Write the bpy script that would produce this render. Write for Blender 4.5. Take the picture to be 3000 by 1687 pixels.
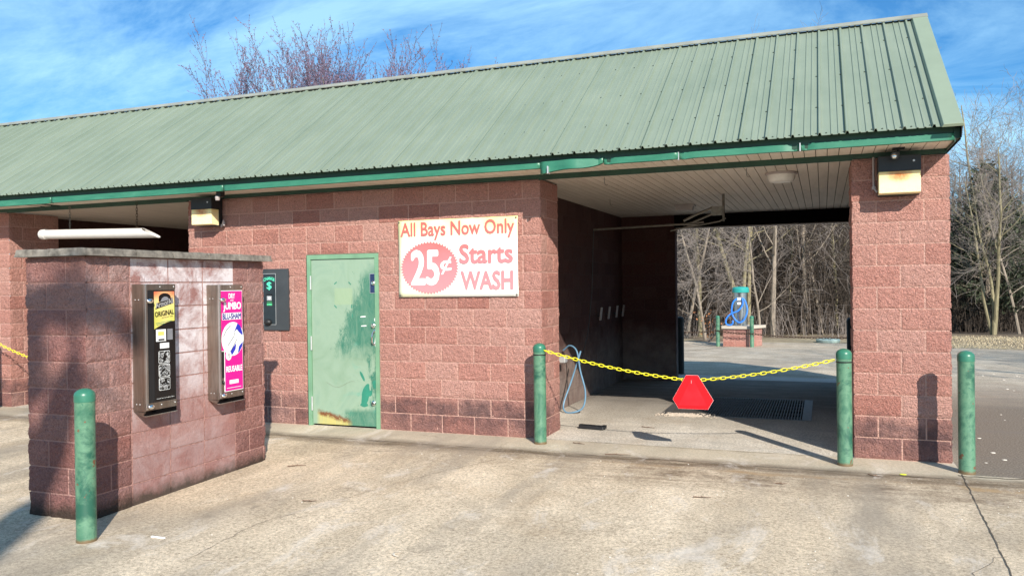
import bpy, bmesh, math, random
from math import sin, cos, pi, radians, sqrt, atan2
from mathutils import Vector, Matrix, noise
random.seed(7)
for o in list(bpy.data.objects): bpy.data.objects.remove(o)
SC = bpy.context.scene
COL = SC.collection

# ------------------------------------------------------------------ camera, sky, sun, exposure
cam = bpy.data.cameras.new('camera'); co = bpy.data.objects.new('camera', cam); COL.objects.link(co)
cam.sensor_width = 36; cam.lens = 2360.29/3000*36; cam.clip_end = 2000; cam.clip_start = .05
_r, _u, _f = (0.93288, 0.35997, -0.01261), (0.01044, 0.00797, 0.99991), (-0.36004, 0.93293, -0.00368)
co.matrix_world = Matrix(((_r[0], _u[0], -_f[0], -0.2731), (_r[1], _u[1], -_f[1], -8.3612), (_r[2], _u[2], -_f[2], 1.6918), (0, 0, 0, 1)))
SC.camera = co
SUN = Vector((.5105, -.6995, .5)).normalized()            # towards the sun
W = bpy.data.worlds.new('World'); SC.world = W; W.use_nodes = True
nt = W.node_tree; N = nt.nodes; L = nt.links; N.clear()
def nd(n, t, **k):
    x = n.new(t)
    for a, b in k.items(): setattr(x, a, b)
    return x
sky = nd(N, 'ShaderNodeTexSky', sky_type='NISHITA', sun_disc=False, sun_elevation=radians(30), sun_rotation=atan2(SUN.x, SUN.y), air_density=1.0, dust_density=.3, ozone_density=2.5)
hs = nd(N, 'ShaderNodeHueSaturation'); hs.inputs['Saturation'].default_value = 1.22; hs.inputs['Value'].default_value = 1.42; hs.inputs['Hue'].default_value = .49
tc = nd(N, 'ShaderNodeTexCoord'); sep = nd(N, 'ShaderNodeSeparateXYZ'); L.new(tc.outputs['Generated'], sep.inputs[0])
zz = nd(N, 'ShaderNodeMath', operation='ADD'); zz.inputs[1].default_value = .40; L.new(sep.outputs[2], zz.inputs[0])
dx = nd(N, 'ShaderNodeMath', operation='DIVIDE'); dy = nd(N, 'ShaderNodeMath', operation='DIVIDE')
L.new(sep.outputs[0], dx.inputs[0]); L.new(zz.outputs[0], dx.inputs[1]); L.new(sep.outputs[1], dy.inputs[0]); L.new(zz.outputs[0], dy.inputs[1])
cb = nd(N, 'ShaderNodeCombineXYZ'); L.new(dx.outputs[0], cb.inputs[0]); L.new(dy.outputs[0], cb.inputs[1])
mp = nd(N, 'ShaderNodeMapping'); mp.inputs['Rotation'].default_value = (0, 0, radians(-32)); mp.inputs['Scale'].default_value = (1.1, 2.3, 1); mp.inputs['Location'].default_value = (3.1, 1.7, 0); L.new(cb.outputs[0], mp.inputs[0])
n1 = nd(N, 'ShaderNodeTexNoise'); n1.inputs['Scale'].default_value = 1.3; n1.inputs['Detail'].default_value = 9; n1.inputs['Roughness'].default_value = .66; n1.inputs['Distortion'].default_value = .8; L.new(mp.outputs[0], n1.inputs[0])
rp = nd(N, 'ShaderNodeValToRGB'); rp.color_ramp.elements[0].position = .37; rp.color_ramp.elements[1].position = .66; rp.color_ramp.elements[0].color = (0, 0, 0, 1); rp.color_ramp.elements[1].color = (.7, .7, .7, 1); L.new(n1.outputs[0], rp.inputs[0])
mx = nd(N, 'ShaderNodeMix', data_type='RGBA'); L.new(rp.outputs[0], mx.inputs['Factor']); L.new(sky.outputs[0], hs.inputs['Color']); tn = nd(N, 'ShaderNodeMix', data_type='RGBA', blend_type='MULTIPLY'); tn.inputs['Factor'].default_value = 1; L.new(hs.outputs[0], tn.inputs['A']); tn.inputs['B'].default_value = (.66, 1.0, 1.32, 1); L.new(tn.outputs['Result'], mx.inputs['A']); mx.inputs['B'].default_value = (7.5, 12.8, 16.8, 1)
bg = nd(N, 'ShaderNodeBackground'); bg.inputs[1].default_value = .056; L.new(mx.outputs['Result'], bg.inputs[0])
wo = nd(N, 'ShaderNodeOutputWorld'); L.new(bg.outputs[0], wo.inputs[0])
sl = bpy.data.lights.new('sun', 'SUN'); so = bpy.data.objects.new('sun', sl); COL.objects.link(so)
sl.energy = 5.0; sl.angle = radians(.53); sl.color = (1, .93, .82)
so.rotation_euler = SUN.to_track_quat('Z', 'Y').to_euler(); so.location = (6, -14, 12)
SC.view_settings.view_transform = 'Standard'; SC.view_settings.look = 'None'; SC.view_settings.exposure = .5; SC.view_settings.gamma = 1
SC.render.resolution_x, SC.render.resolution_y = 1024, 575

# ------------------------------------------------------------------ materials
def newmat(name):
    m = bpy.data.materials.new(name); m.use_nodes = True; n = m.node_tree.nodes; n.clear()
    o = n.new('ShaderNodeOutputMaterial'); b = n.new('ShaderNodeBsdfPrincipled'); m.node_tree.links.new(b.outputs[0], o.inputs[0])
    return m, n, m.node_tree.links, b
def P(n, l, scale=(1, 1, 1), rot=(0, 0, 0)):
    g = n.new('ShaderNodeNewGeometry'); mp = n.new('ShaderNodeMapping'); mp.inputs['Scale'].default_value = scale; mp.inputs['Rotation'].default_value = rot
    l.new(g.outputs['Position'], mp.inputs[0]); return mp.outputs[0]
def noi(n, l, vec, scale, detail=4, rough=.5, dist=0):
    t = n.new('ShaderNodeTexNoise'); t.inputs['Scale'].default_value = scale; t.inputs['Detail'].default_value = detail; t.inputs['Roughness'].default_value = rough; t.inputs['Distortion'].default_value = dist
    l.new(vec, t.inputs['Vector']); return t.outputs[0]
def ramp(n, l, fac, stops):
    r = n.new('ShaderNodeValToRGB'); e = r.color_ramp.elements
    while len(e) < len(stops): e.new(.5)
    for i, (p, c) in enumerate(stops):
        e[i].position = p; e[i].color = (c, c, c, 1) if isinstance(c, (int, float)) else (*c, 1)
    l.new(fac, r.inputs[0]); return r.outputs[0]
def mix(n, l, fac, a, b, mode='MIX'):
    m = n.new('ShaderNodeMix'); m.data_type = 'RGBA'; m.blend_type = mode
    for s, v in (('Factor', fac), ('A', a), ('B', b)):
        if isinstance(v, (int, float)): m.inputs[s].default_value = v
        elif isinstance(v, tuple): m.inputs[s].default_value = (*v, 1)
        else: l.new(v, m.inputs[s])
    return m.outputs['Result']
def mth(n, l, op, a, b=None, c=None):
    m = n.new('ShaderNodeMath'); m.operation = op
    for i, v in enumerate((a, b, c)):
        if v is None: continue
        if isinstance(v, (int, float)): m.inputs[i].default_value = v
        else: l.new(v, m.inputs[i])
    return m.outputs[0]
def bump(n, l, b, h, st=.3, d=.01):
    x = n.new('ShaderNodeBump'); x.inputs['Strength'].default_value = st; x.inputs['Distance'].default_value = d
    l.new(h, x.inputs['Height']); l.new(x.outputs[0], b.inputs['Normal'])
def xyz(n, l):
    g = n.new('ShaderNodeNewGeometry'); s = n.new('ShaderNodeSeparateXYZ'); l.new(g.outputs['Position'], s.inputs[0]); return s.outputs
def band(n, l, v, c, w, soft):          # 1 inside c +- w, fading over soft
    d = mth(n, l, 'ABSOLUTE', mth(n, l, 'SUBTRACT', v, c))
    m = n.new('ShaderNodeMapRange'); m.inputs[1].default_value = w; m.inputs[2].default_value = w+soft; m.inputs[3].default_value = 1; m.inputs[4].default_value = 0; l.new(d, m.inputs[0]); return m.outputs[0]
def step(n, l, v, a, b):                # 0 at a -> 1 at b
    m = n.new('ShaderNodeMapRange'); m.inputs[1].default_value = a; m.inputs[2].default_value = b; m.inputs[3].default_value = 0; m.inputs[4].default_value = 1
    if a > b: m.inputs[1].default_value = b; m.inputs[2].default_value = a; m.inputs[3].default_value = 1; m.inputs[4].default_value = 0
    l.new(v, m.inputs[0]); return m.outputs[0]
def simple(name, col, rough=.6, metal=0, var=.12, scale=14, bst=0, spec=.5, stretch=(1, 1, 1)):
    m, n, l, b = newmat(name); v = P(n, l, stretch); f = noi(n, l, v, scale, 6, .6)
    lo = tuple(c*(1-var) for c in col); hi = tuple(min(1, c*(1+var)) for c in col)
    l.new(ramp(n, l, f, [(.3, lo), (.7, hi)]), b.inputs['Base Color']); b.inputs['Roughness'].default_value = rough; b.inputs['Metallic'].default_value = metal; b.inputs['Specular IOR Level'].default_value = spec
    if bst: bump(n, l, b, f, bst)
    return m
M = {}
def block_mat(name, cols, dirt, salt, effl=0, bst=.9, mort=(.72, .43, .355), pale_effl=(.66, .60, .61), low_pale=0):
    m, n, l, b = newmat(name); v = P(n, l)
    at = n.new('ShaderNodeAttribute'); at.attribute_name = 'blk'; s = n.new('ShaderNodeSeparateColor'); l.new(at.outputs['Color'], s.inputs[0])
    c = ramp(n, l, s.outputs[0], [(0, cols[0]), (.35, cols[1]), (.65, cols[2]), (1, cols[3])])
    big = noi(n, l, v, 3.5, 4, .6); c = mix(n, l, ramp(n, l, big, [(.35, 0), (.7, .35)]), c, cols[1], 'MIX')
    fine = noi(n, l, v, 85, 4, .8, .5); c = mix(n, l, .9, c, ramp(n, l, fine, [(.34, (.50, .42, .42)), (.5, (.95, .95, .95)), (.64, (1.3, 1.28, 1.25))]), 'MULTIPLY')
    fin2 = noi(n, l, v, 120, 2, .6); c = mix(n, l, ramp(n, l, fin2, [(.6, 0), (.72, salt)]), c, (.62, .52, .46))
    z = xyz(n, l)
    lown = noi(n, l, v, 2.2, 5, .65); zz = mth(n, l, 'ADD', z[2], mth(n, l, 'MULTIPLY', lown, -.5))
    d = step(n, l, zz, .20, .06); d = mth(n, l, 'MULTIPLY', mth(n, l, 'MULTIPLY', d, step(n, l, z[2], -.35, .22)), ramp(n, l, noi(n, l, v, 3, 6, .75), [(.32, .25), (.58, 1)]))
    c = mix(n, l, mth(n, l, 'MULTIPLY', d, dirt), c, (.10, .066, .072))
    c = mix(n, l, s.outputs[1], c, mort)
    if low_pale:
        rz_ = mth(n, l, 'MULTIPLY', step(n, l, mth(n, l, 'ADD', z[2], mth(n, l, 'MULTIPLY', big, .5)), 1.25, .75), ramp(n, l, noi(n, l, v, 5, 6, .7), [(.3, .45), (.6, 1)])); c = mix(n, l, mth(n, l, 'MULTIPLY', rz_, low_pale), c, (.36, .30, .26))  # paler low band, brightness of the sunlit wall patch put into the colour
    if effl:
        e = noi(n, l, v, 3.2, 7, .68, .4); hi = step(n, l, z[2], .55, 1.5); e = mth(n, l, 'MULTIPLY', ramp(n, l, e, [(.38, 0), (.60, 1)]), mth(n, l, 'ADD', mth(n, l, 'MULTIPLY', hi, .9), .18))
        c = mix(n, l, mth(n, l, 'MULTIPLY', mth(n, l, 'MULTIPLY', e, effl), s.outputs[2]), mix(n, l, mth(n, l, 'MULTIPLY', step(n, l, s.outputs[2], .6, .9), .6), c, (.25, .135, .125)), pale_effl)
        bt = mth(n, l, 'MULTIPLY', step(n, l, mth(n, l, 'ADD', z[2], mth(n, l, 'MULTIPLY', noi(n, l, v, 9, 5, .7), -.16)), .01, -.09), .9); c = mix(n, l, bt, c, (.05, .04, .03))
    l.new(c, b.inputs['Base Color']); b.inputs['Roughness'].default_value = .92; b.inputs['Specular IOR Level'].default_value = .2
    h = mth(n, l, 'ADD', fine, mth(n, l, 'MULTIPLY', noi(n, l, v, 32, 4, .65, .6), 2.4)); h = mth(n, l, 'MULTIPLY', h, mth(n, l, 'SUBTRACT', 1, mth(n, l, 'MULTIPLY', step(n, l, s.outputs[2], .6, .9), .88))); bump(n, l, b, h, bst, .028)
    return m
PINK = [(.61, .315, .26), (.54, .255, .21), (.62, .35, .295), (.48, .21, .17)]
M['block'] = block_mat('split_block', PINK, .8, .45)
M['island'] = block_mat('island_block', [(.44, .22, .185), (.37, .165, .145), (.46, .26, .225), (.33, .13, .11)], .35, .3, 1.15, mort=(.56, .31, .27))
M['inner'] = block_mat('smooth_block', [(.085, .035, .03), (.07, .03, .028), (.09, .045, .04), (.06, .025, .022)], .5, .1, 0, .3, (.075, .04, .035), low_pale=.5)  # red block with the bay's shade put into its dark base colour

def concrete(name, base, dark, zone=None):
    m, n, l, b = newmat(name); v = P(n, l); p = xyz(n, l)
    big = noi(n, l, v, .55, 6, .62, .3); st = noi(n, l, P(n, l, (1, .28, 1), (0, 0, radians(-28))), 1.6, 6, .6, .4)
    c = mix(n, l, ramp(n, l, big, [(.35, 0), (.68, 1)]), base, dark)
    c = mix(n, l, ramp(n, l, st, [(.44, 0), (.66, .75)]), c, tuple(x*k for x, k in zip(base, (1.24, 1.27, 1.32)))); c = mix(n, l, ramp(n, l, noi(n, l, v, 1.7, 7, .72, .5), [(.3, .55), (.5, 0)]), c, tuple(x*.68 for x in base))
    grain = noi(n, l, v, 40, 6, .9, .4); c = mix(n, l, 1, c, ramp(n, l, grain, [(.38, (.48, .45, .42)), (.5, (.97, .97, .97)), (.62, (1.38, 1.36, 1.33))]), 'MULTIPLY')
    g2 = noi(n, l, v, 120, 2, .7); c = mix(n, l, .6, c, ramp(n, l, g2, [(.32, (.6, .57, .53)), (.48, (1, 1, 1))]), 'MULTIPLY')
    rust = noi(n, l, v, 1.1, 5, .6); c = mix(n, l, ramp(n, l, rust, [(.55, 0), (.75, .4)]), c, (.42, .29, .17))
    if zone: c = zone(n, l, v, p, c)
    l.new(c, b.inputs['Base Color']); b.inputs['Roughness'].default_value = .93; b.inputs['Specular IOR Level'].default_value = .2
    bump(n, l, b, mth(n, l, 'ADD', grain, g2), .5, .006)
    return m
def zone_drive(n, l, v, p, c):
    w = mth(n, l, 'MULTIPLY', mth(n, l, 'SUBTRACT', noi(n, l, v, 1.2, 5, .6), .5), .3)
    y = mth(n, l, 'ADD', p[1], w); n2 = noi(n, l, P(n, l, (.6, 3, 1)), 3, 6, .7)
    # the lip in front of the wall is newer and smoother; brown run-off stains beyond it
    c = mix(n, l, mth(n, l, 'MULTIPLY', step(n, l, p[1], -.66, -.6), .55), c, (.47, .42, .33))
    brk = ramp(n, l, noi(n, l, v, 1.6, 6, .75, .6), [(.38, 0), (.58, 1)]); b1 = mth(n, l, 'MULTIPLY', band(n, l, y, -.72, .05, .20), ramp(n, l, n2, [(.3, .35), (.6, 1)])); c = mix(n, l, mth(n, l, 'MULTIPLY', b1, .85), c, (.085, .06, .038))
    xr = step(n, l, p[0], -3.4, -1.4)
    b2 = mth(n, l, 'MULTIPLY', mth(n, l, 'MULTIPLY', mth(n, l, 'MULTIPLY', band(n, l, y, -1.08, .14, .45), mth(n, l, 'ADD', mth(n, l, 'MULTIPLY', brk, .7), .3)), ramp(n, l, n2, [(.36, 0.1), (.56, 1)])), mth(n, l, 'ADD', mth(n, l, 'MULTIPLY', xr, .78), .2)); c = mix(n, l, mth(n, l, 'MULTIPLY', b2, .85), c, (.12, .075, .042))
    b3 = mth(n, l, 'MULTIPLY', mth(n, l, 'MULTIPLY', band(n, l, mth(n, l, 'ADD', y, mth(n, l, 'MULTIPLY', n2, .35)), -.74, .015, .07), brk), mth(n, l, 'MULTIPLY', ramp(n, l, n2, [(.4, .1), (.6, 1)]), xr)); c = mix(n, l, mth(n, l, 'MULTIPLY', b3, .6), c, (.58, .38, .19))
    # shallow dark wear in wheel lanes
    ln = noi(n, l, P(n, l, (1, .22, 1), (0, 0, radians(18))), .9, 5, .65, .3); c = mix(n, l, ramp(n, l, ln, [(.48, 0), (.66, .65)]), c, (.28, .24, .195))
    oil = noi(n, l, v, 2.6, 6, .75, .8); c = mix(n, l, ramp(n, l, oil, [(.60, 0), (.72, .6)]), c, (.19, .155, .115))
    wt = noi(n, l, P(n, l, (1, .5, 1), (0, 0, radians(-20))), 2.2, 8, .75, .6); c = mix(n, l, ramp(n, l, wt, [(.55, 0), (.72, .7)]), c, (.74, .67, .60))
    return c
M['drive'] = concrete('driveway_concrete', (.63, .51, .37), (.42, .345, .255), zone_drive)
def zone_floor(n, l, v, p, c):
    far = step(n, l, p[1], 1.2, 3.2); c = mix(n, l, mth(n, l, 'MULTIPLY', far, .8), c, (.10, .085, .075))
    bl = noi(n, l, P(n, l, (1, 3, 1)), 1.6, 6, .7); c = mix(n, l, ramp(n, l, bl, [(.45, 0), (.7, .5)]), c, (.34, .31, .27))
    return c
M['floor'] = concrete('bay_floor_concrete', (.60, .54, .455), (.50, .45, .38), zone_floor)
def zone_lot(n, l, v, p, c):
    nx = mth(n, l, 'ADD', p[0], mth(n, l, 'MULTIPLY', mth(n, l, 'SUBTRACT', noi(n, l, v, .5, 4), .5), .8))
    a = step(n, l, nx, .3, 1.0); a = mth(n, l, 'MULTIPLY', a, step(n, l, mth(n, l, 'ADD', p[1], mth(n, l, 'MULTIPLY', noi(n, l, v, 1.5, 4), 2)), 8.5, 4.5))
    asp = noi(n, l, v, 60, 4, .8); ac = ramp(n, l, asp, [(.3, (.07, .058, .045)), (.52, (.20, .165, .13)), (.72, (.42, .355, .28))])
    c = mix(n, l, a, c, ac)
    s = noi(n, l, P(n, l, (.35, 2.5, 1)), 1.2, 6, .7); c = mix(n, l, mth(n, l, 'MULTIPLY', ramp(n, l, s, [(.5, 0), (.66, 1)]), .55), c, (.19, .165, .145))
    lp = mth(n, l, 'MULTIPLY', band(n, l, p[1], 6.35, .25, .1), step(n, l, p[0], .9, .6)); c = mix(n, l, mth(n, l, 'MULTIPLY', lp, .5), c, (.62, .6, .6))
    return c
M['lot'] = concrete('lot_surface', (.52, .44, .34), (.42, .35, .28), zone_lot)
def grass_m():
    m, n, l, b = newmat('dry_grass_ground'); v = P(n, l)
    f = noi(n, l, v, 6, 8, .8); g = noi(n, l, v, .35, 4)
    c = ramp(n, l, f, [(.3, (.22, .17, .11)), (.5, (.38, .31, .20)), (.7, (.50, .42, .28))]); c = mix(n, l, ramp(n, l, g, [(.4, 0), (.6, 1)]), c, (.17, .12, .08))
    p = xyz(n, l); c = mix(n, l, step(n, l, p[1], 29, 31), c, (.07, .05, .035))
    l.new(c, b.inputs['Base Color']); b.inputs['Roughness'].default_value = 1; bump(n, l, b, f, 1, .05); return m
M['grass'] = grass_m()
def steel(name, col, rough):
    m, n, l, b = newmat(name); v = P(n, l, (1, 1, .08)); f = noi(n, l, v, 40, 5, .7); g = noi(n, l, P(n, l, (1, 1, .35)), 5, 4)
    c = mix(n, l, ramp(n, l, f, [(.35, 0), (.7, 1)]), col, tuple(x*.6 for x in col)); c = mix(n, l, ramp(n, l, g, [(.4, 0), (.75, .5)]), c, (.30, .17, .10))
    l.new(c, b.inputs['Base Color']); b.inputs['Metallic'].default_value = .85; b.inputs['Roughness'].default_value = rough; return m
M['steel'] = steel('worn_stainless', (.36, .32, .28), .36)
M['steel_edge'] = steel('stainless_edge', (.62, .60, .57), .3)
M['chrome'] = simple('chrome', (.8, .8, .8), .12, 1, .05)
M['drumsteel'] = simple('brushed_drum', (.55, .55, .56), .25, 1, .15, 8, 0, .5, (8, 8, .3))
M['galv'] = simple('galvanised', (.20, .18, .155), .5, .6, .25, 20)
M['roof'] = None
def roof_m():
    m, n, l, b = newmat('sage_roof_paint'); v = P(n, l); f = noi(n, l, v, 1.1, 6, .6); s = noi(n, l, P(n, l, (3, .25, .25)), 5, 5, .6)
    c = ramp(n, l, f, [(.3, (.172, .215, .165)), (.7, (.212, .255, .197))]); c = mix(n, l, ramp(n, l, s, [(.45, 0), (.75, .4)]), c, (.26, .30, .235))
    l.new(c, b.inputs['Base Color']); b.inputs['Roughness'].default_value = .55; b.inputs['Specular IOR Level'].default_value = .35; return m
M['roof'] = roof_m()
M['rake'] = simple('pale_trim_paint', (.235, .285, .205), .5, 0, .06, 3)
M['ridge'] = simple('weathered_ridge', (.30, .30, .25), .5, .1, .2, 4)
M['lap'] = simple('lap_shadow_paint', (.10, .14, .10), .6)
M['screw'] = simple('screw_heads', (.08, .10, .08), .5, .3)
def gut_m():
    m, n, l, b = newmat('green_gutter_paint'); v = P(n, l); f = noi(n, l, P(n, l, (1, 1, 4)), 3, 6, .7)
    c = ramp(n, l, f, [(.35, (.025, .15, .092)), (.65, (.045, .195, .122)), (.85, (.08, .26, .17))]); l.new(c, b.inputs['Base Color']); b.inputs['Roughness'].default_value = .38
    bump(n, l, b, noi(n, l, v, 2.5, 3), .4, .02); return m
M['gutter'] = gut_m()
M['darkgreen'] = simple('dark_green_trim', (.012, .05, .03), .5, 0, .3, 6)
def pvc_m(name, base, stain):
    m, n, l, b = newmat(name); f = noi(n, l, P(n, l, (6, .8, 1)), 1.5, 6, .65); l.new(mix(n, l, ramp(n, l, f, [(.4, 0), (.75, .7)]), base, stain), b.inputs['Base Color']); b.inputs['Roughness'].default_value = .55; return m
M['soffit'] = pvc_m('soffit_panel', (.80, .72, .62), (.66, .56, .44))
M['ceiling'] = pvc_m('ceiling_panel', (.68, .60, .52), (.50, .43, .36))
M['groove'] = simple('groove_dark', (.05, .04, .03), .9)
def bol_m():
    m, n, l, b = newmat('green_bollard_paint'); v = P(n, l); o = n.new('ShaderNodeObjectInfo')
    vv = n.new('ShaderNodeVectorMath'); vv.operation = 'ADD'; l.new(v, vv.inputs[0]); cbn = n.new('ShaderNodeCombineXYZ'); l.new(mth(n, l, 'MULTIPLY', o.outputs['Random'], 9), cbn.inputs[2]); l.new(cbn.outputs[0], vv.inputs[1]); v = vv.outputs[0]
    f = noi(n, l, v, 3.2, 6, .7, .6); f2 = noi(n, l, v, 11, 6, .75, 1.5)
    c = ramp(n, l, f, [(.36, (.04, .135, .082)), (.5, (.11, .235, .145)), (.62, (.02, .095, .06))]); c = mix(n, l, ramp(n, l, f2, [(.58, 0), (.66, .8)]), c, (.015, .12, .075))
    c = mix(n, l, ramp(n, l, f2, [(.25, .6), (.30, 0)]), c, (.30, .42, .20))
    chip = noi(n, l, v, 16, 2, .5); c = mix(n, l, ramp(n, l, chip, [(.69, 0), (.705, 1)]), c, (.16, .08, .04))
    tcn = n.new('ShaderNodeTexCoord'); so_ = n.new('ShaderNodeSeparateXYZ'); l.new(tcn.outputs['Object'], so_.inputs[0]); c = mix(n, l, mth(n, l, 'MULTIPLY', step(n, l, mth(n, l, 'ADD', so_.outputs[2], mth(n, l, 'MULTIPLY', f2, -.05)), .01, -.01), .85), c, (.17, .09, .04))
    l.new(c, b.inputs['Base Color']); b.inputs['Roughness'].default_value = .42; bump(n, l, b, f2, .12, .004); return m
M['bollard'] = bol_m()
M['bolcap'] = simple('deep_green_cap', (.035, .165, .105), .35, 0, .2, 8)
M['black'] = simple('black_plastic', (.012, .012, .013), .5, 0, .2)
M['void'] = simple('dark_void', (.006, .005, .005), 1, 0, .1, 14, 0, 0)
M['blackpost'] = simple('black_post', (.01, .012, .012), .6)
M['yellow'] = simple('yellow_chain', (.88, .78, .03), .42, 0, .1, 20)
M['rustchain'] = simple('rusty_chain', (.06, .035, .022), .8, .3, .3, 30)
def red_m():
    m, n, l, b = newmat('fluoro_red'); l.new(ramp(n, l, noi(n, l, P(n, l), 9, 4), [(.3, (.84, .012, .02)), (.7, (.95, .02, .03))]), b.inputs['Base Color']); b.inputs['Roughness'].default_value = .6; b.inputs['Specular IOR Level'].default_value = .15; return m
M['red'] = red_m()
M['redrim'] = simple('reflective_red_border', (.76, .010, .016), .6, 0, .1, 40, 0, .15)
M['whiteedge'] = simple('pale_edge', (.8, .75, .75), .5)
M['white'] = simple('white_print', (.86, .86, .84), .5, 0, .03, 5)
def ban_m():
    m, n, l, b = newmat('faded_banner'); p = xyz(n, l); v = P(n, l)
    t = mth(n, l, 'ADD', mth(n, l, 'MULTIPLY', p[2], 1.0), mth(n, l, 'MULTIPLY', mth(n, l, 'SUBTRACT', noi(n, l, v, 2.2, 4), .5), .5))
    c = mix(n, l, step(n, l, t, 2.15, 2.5), (.84, .83, .78), (.84, .80, .33))
    ex = mth(n, l, 'MAXIMUM', step(n, l, p[0], -4.76, -4.93), step(n, l, mth(n, l, 'ADD', p[2], mth(n, l, 'MULTIPLY', p[0], .35)), .12, -.1)); c = mix(n, l, mth(n, l, 'MULTIPLY', ex, .55), c, (.84, .80, .38))
    l.new(c, b.inputs['Base Color']); b.inputs['Roughness'].default_value = .45; bump(n, l, b, noi(n, l, P(n, l, (1, 1, 1.5)), 4, 3), .15, .02); return m
M['banner'] = ban_m()
def fade_red():
    m, n, l, b = newmat('sun_faded_red'); p = xyz(n, l); f = noi(n, l, P(n, l), 4, 5); t = mth(n, l, 'ADD', p[2], mth(n, l, 'MULTIPLY', f, .25))
    c = ramp(n, l, step(n, l, t, 1.7, 2.5), [(0, (.57, .26, .28)), (.45, (.56, .21, .23)), (.8, (.53, .15, .14)), (1, (.52, .13, .11))]); l.new(c, b.inputs['Base Color']); b.inputs['Roughness'].default_value = .5; return m
M['bannerred'] = fade_red()
def door_m():
    m, n, l, b = newmat('patched_green_door_paint'); v = P(n, l); p = xyz(n, l)
    f = noi(n, l, v, 1.8, 6, .65, .8); s = noi(n, l, P(n, l, (2.6, 1, 1), (0, radians(35), 0)), 4.5, 8, .8, .8)
    c = ramp(n, l, f, [(.3, (.195, .295, .20)), (.55, (.26, .36, .265)), (.75, (.18, .29, .215))])
    # dark green touch-up strokes down the latch side, thinner in the middle
    x = mth(n, l, 'ADD', p[0], mth(n, l, 'MULTIPLY', mth(n, l, 'SUBTRACT', s, .5), .75))
    e = step(n, l, mth(n, l, 'ADD', x, mth(n, l, 'MULTIPLY', mth(n, l, 'SUBTRACT', 1.95, p[2]), .42)), -5.42, -5.27); zt = mth(n, l, 'MULTIPLY', step(n, l, mth(n, l, 'ADD', p[2], mth(n, l, 'MULTIPLY', s, .3)), 2.12, 1.9), step(n, l, mth(n, l, 'ADD', p[2], mth(n, l, 'MULTIPLY', s, .5)), 1.05, 1.35))
    a = mth(n, l, 'MULTIPLY', e, zt)
    bt = mth(n, l, 'MULTIPLY', step(n, l, x, -5.70, -5.58), step(n, l, mth(n, l, 'ADD', p[2], mth(n, l, 'MULTIPLY', s, .2)), .34, .27))
    thin = mth(n, l, 'MULTIPLY', step(n, l, x, -5.34, -5.24), step(n, l, p[2], 1.4, 1.2))
    a = mth(n, l, 'MINIMUM', 1, mth(n, l, 'MULTIPLY', 1.3, mth(n, l, 'MAXIMUM', mth(n, l, 'MAXIMUM', a, bt), thin)))
    dd = ramp(n, l, s, [(.3, .45), (.6, 1)]); c = mix(n, l, mth(n, l, 'MULTIPLY', a, dd), c, (.04, .165, .11))
    bl = mth(n, l, 'MULTIPLY', ramp(n, l, noi(n, l, v, 3.4, 5, .6, .6), [(.55, 0), (.68, .6)]), mth(n, l, 'MULTIPLY', step(n, l, p[0], -5.95, -5.45), step(n, l, p[2], 1.35, 1.05))); c = mix(n, l, bl, c, (.10, .33, .25))
    nm = mth(n, l, 'MULTIPLY', ramp(n, l, noi(n, l, v, 17, 3, .6), [(.70, 0), (.73, 1)]), step(n, l, p[0], -6.0, -5.5)); c = mix(n, l, mth(n, l, 'MULTIPLY', nm, .7), c, (.04, .17, .12))
    # old tape square, yellowed
    sq = mth(n, l, 'MULTIPLY', band(n, l, p[0], -5.69, .115, .02), band(n, l, p[2], 1.58, .09, .02)); c = mix(n, l, mth(n, l, 'MULTIPLY', sq, .35), c, (.33, .42, .22))
    # rust scab along the foot
    rz = mth(n, l, 'ADD', p[2], mth(n, l, 'MULTIPLY', noi(n, l, P(n, l, (1, 1, .3)), 16, 6, .7), -.08)); rn = noi(n, l, P(n, l, (1, 1, .15)), 30, 5, .7)
    slope = mth(n, l, 'ADD', rz, mth(n, l, 'MULTIPLY', mth(n, l, 'SUBTRACT', p[0], -6.05), .22))
    rx = mth(n, l, 'MULTIPLY', step(n, l, p[0], -6.1, -6.03), step(n, l, p[0], -5.58, -5.66))
    c = mix(n, l, mth(n, l, 'MULTIPLY', mth(n, l, 'MULTIPLY', rx, step(n, l, slope, .14, .11)), ramp(n, l, rn, [(.3, .5), (.6, .95)])), c, (.50, .42, .13))
    c = mix(n, l, mth(n, l, 'MULTIPLY', mth(n, l, 'MULTIPLY', rx, band(n, l, slope, .125, .012, .035)), ramp(n, l, noi(n, l, v, 25, 5, .7), [(.35, .2), (.5, 1)])), c, (.17, .06, .02))
    l.new(c, b.inputs['Base Color']); b.inputs['Roughness'].default_value = .42; bump(n, l, b, s, .08, .004); return m
M['door'] = door_m()
M['doorframe'] = simple('door_frame_paint', (.165, .315, .195), .45, 0, .15, 5)
M['doordark'] = simple('dark_touchup', (.03, .21, .14), .45, 0, .15, 9)
M['blueplate'] = simple('blue_plate', (.03, .05, .13), .4, .3, .2, 9)
M['charcoal'] = simple('charcoal_plate', (.055, .06, .065), .42, .2, .15, 3)
M['inset'] = simple('inset_panel', (.018, .026, .032), .3, 0, .2, 4)
M['mint'] = simple('mint_print', (.10, .72, .46), .5, 0, .05)
M['greenprint'] = simple('green_print', (.08, .42, .15), .5)
M['silver'] = simple('silver_print', (.6, .6, .6), .35, .5)
M['pink'] = simple('magenta_print', (.80, .01, .26), .35, 0, .05, 5)
M['navy'] = simple('navy_print', (.02, .02, .25), .4, 0, .05)
M['blueprint'] = simple('blue_print', (.02, .03, .42), .4, 0, .05)
M['panelblack'] = simple('black_print', (.012, .01, .01), .3, 0, .1)
M['greyprint'] = simple('grey_print', (.22, .22, .24), .4)
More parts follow.
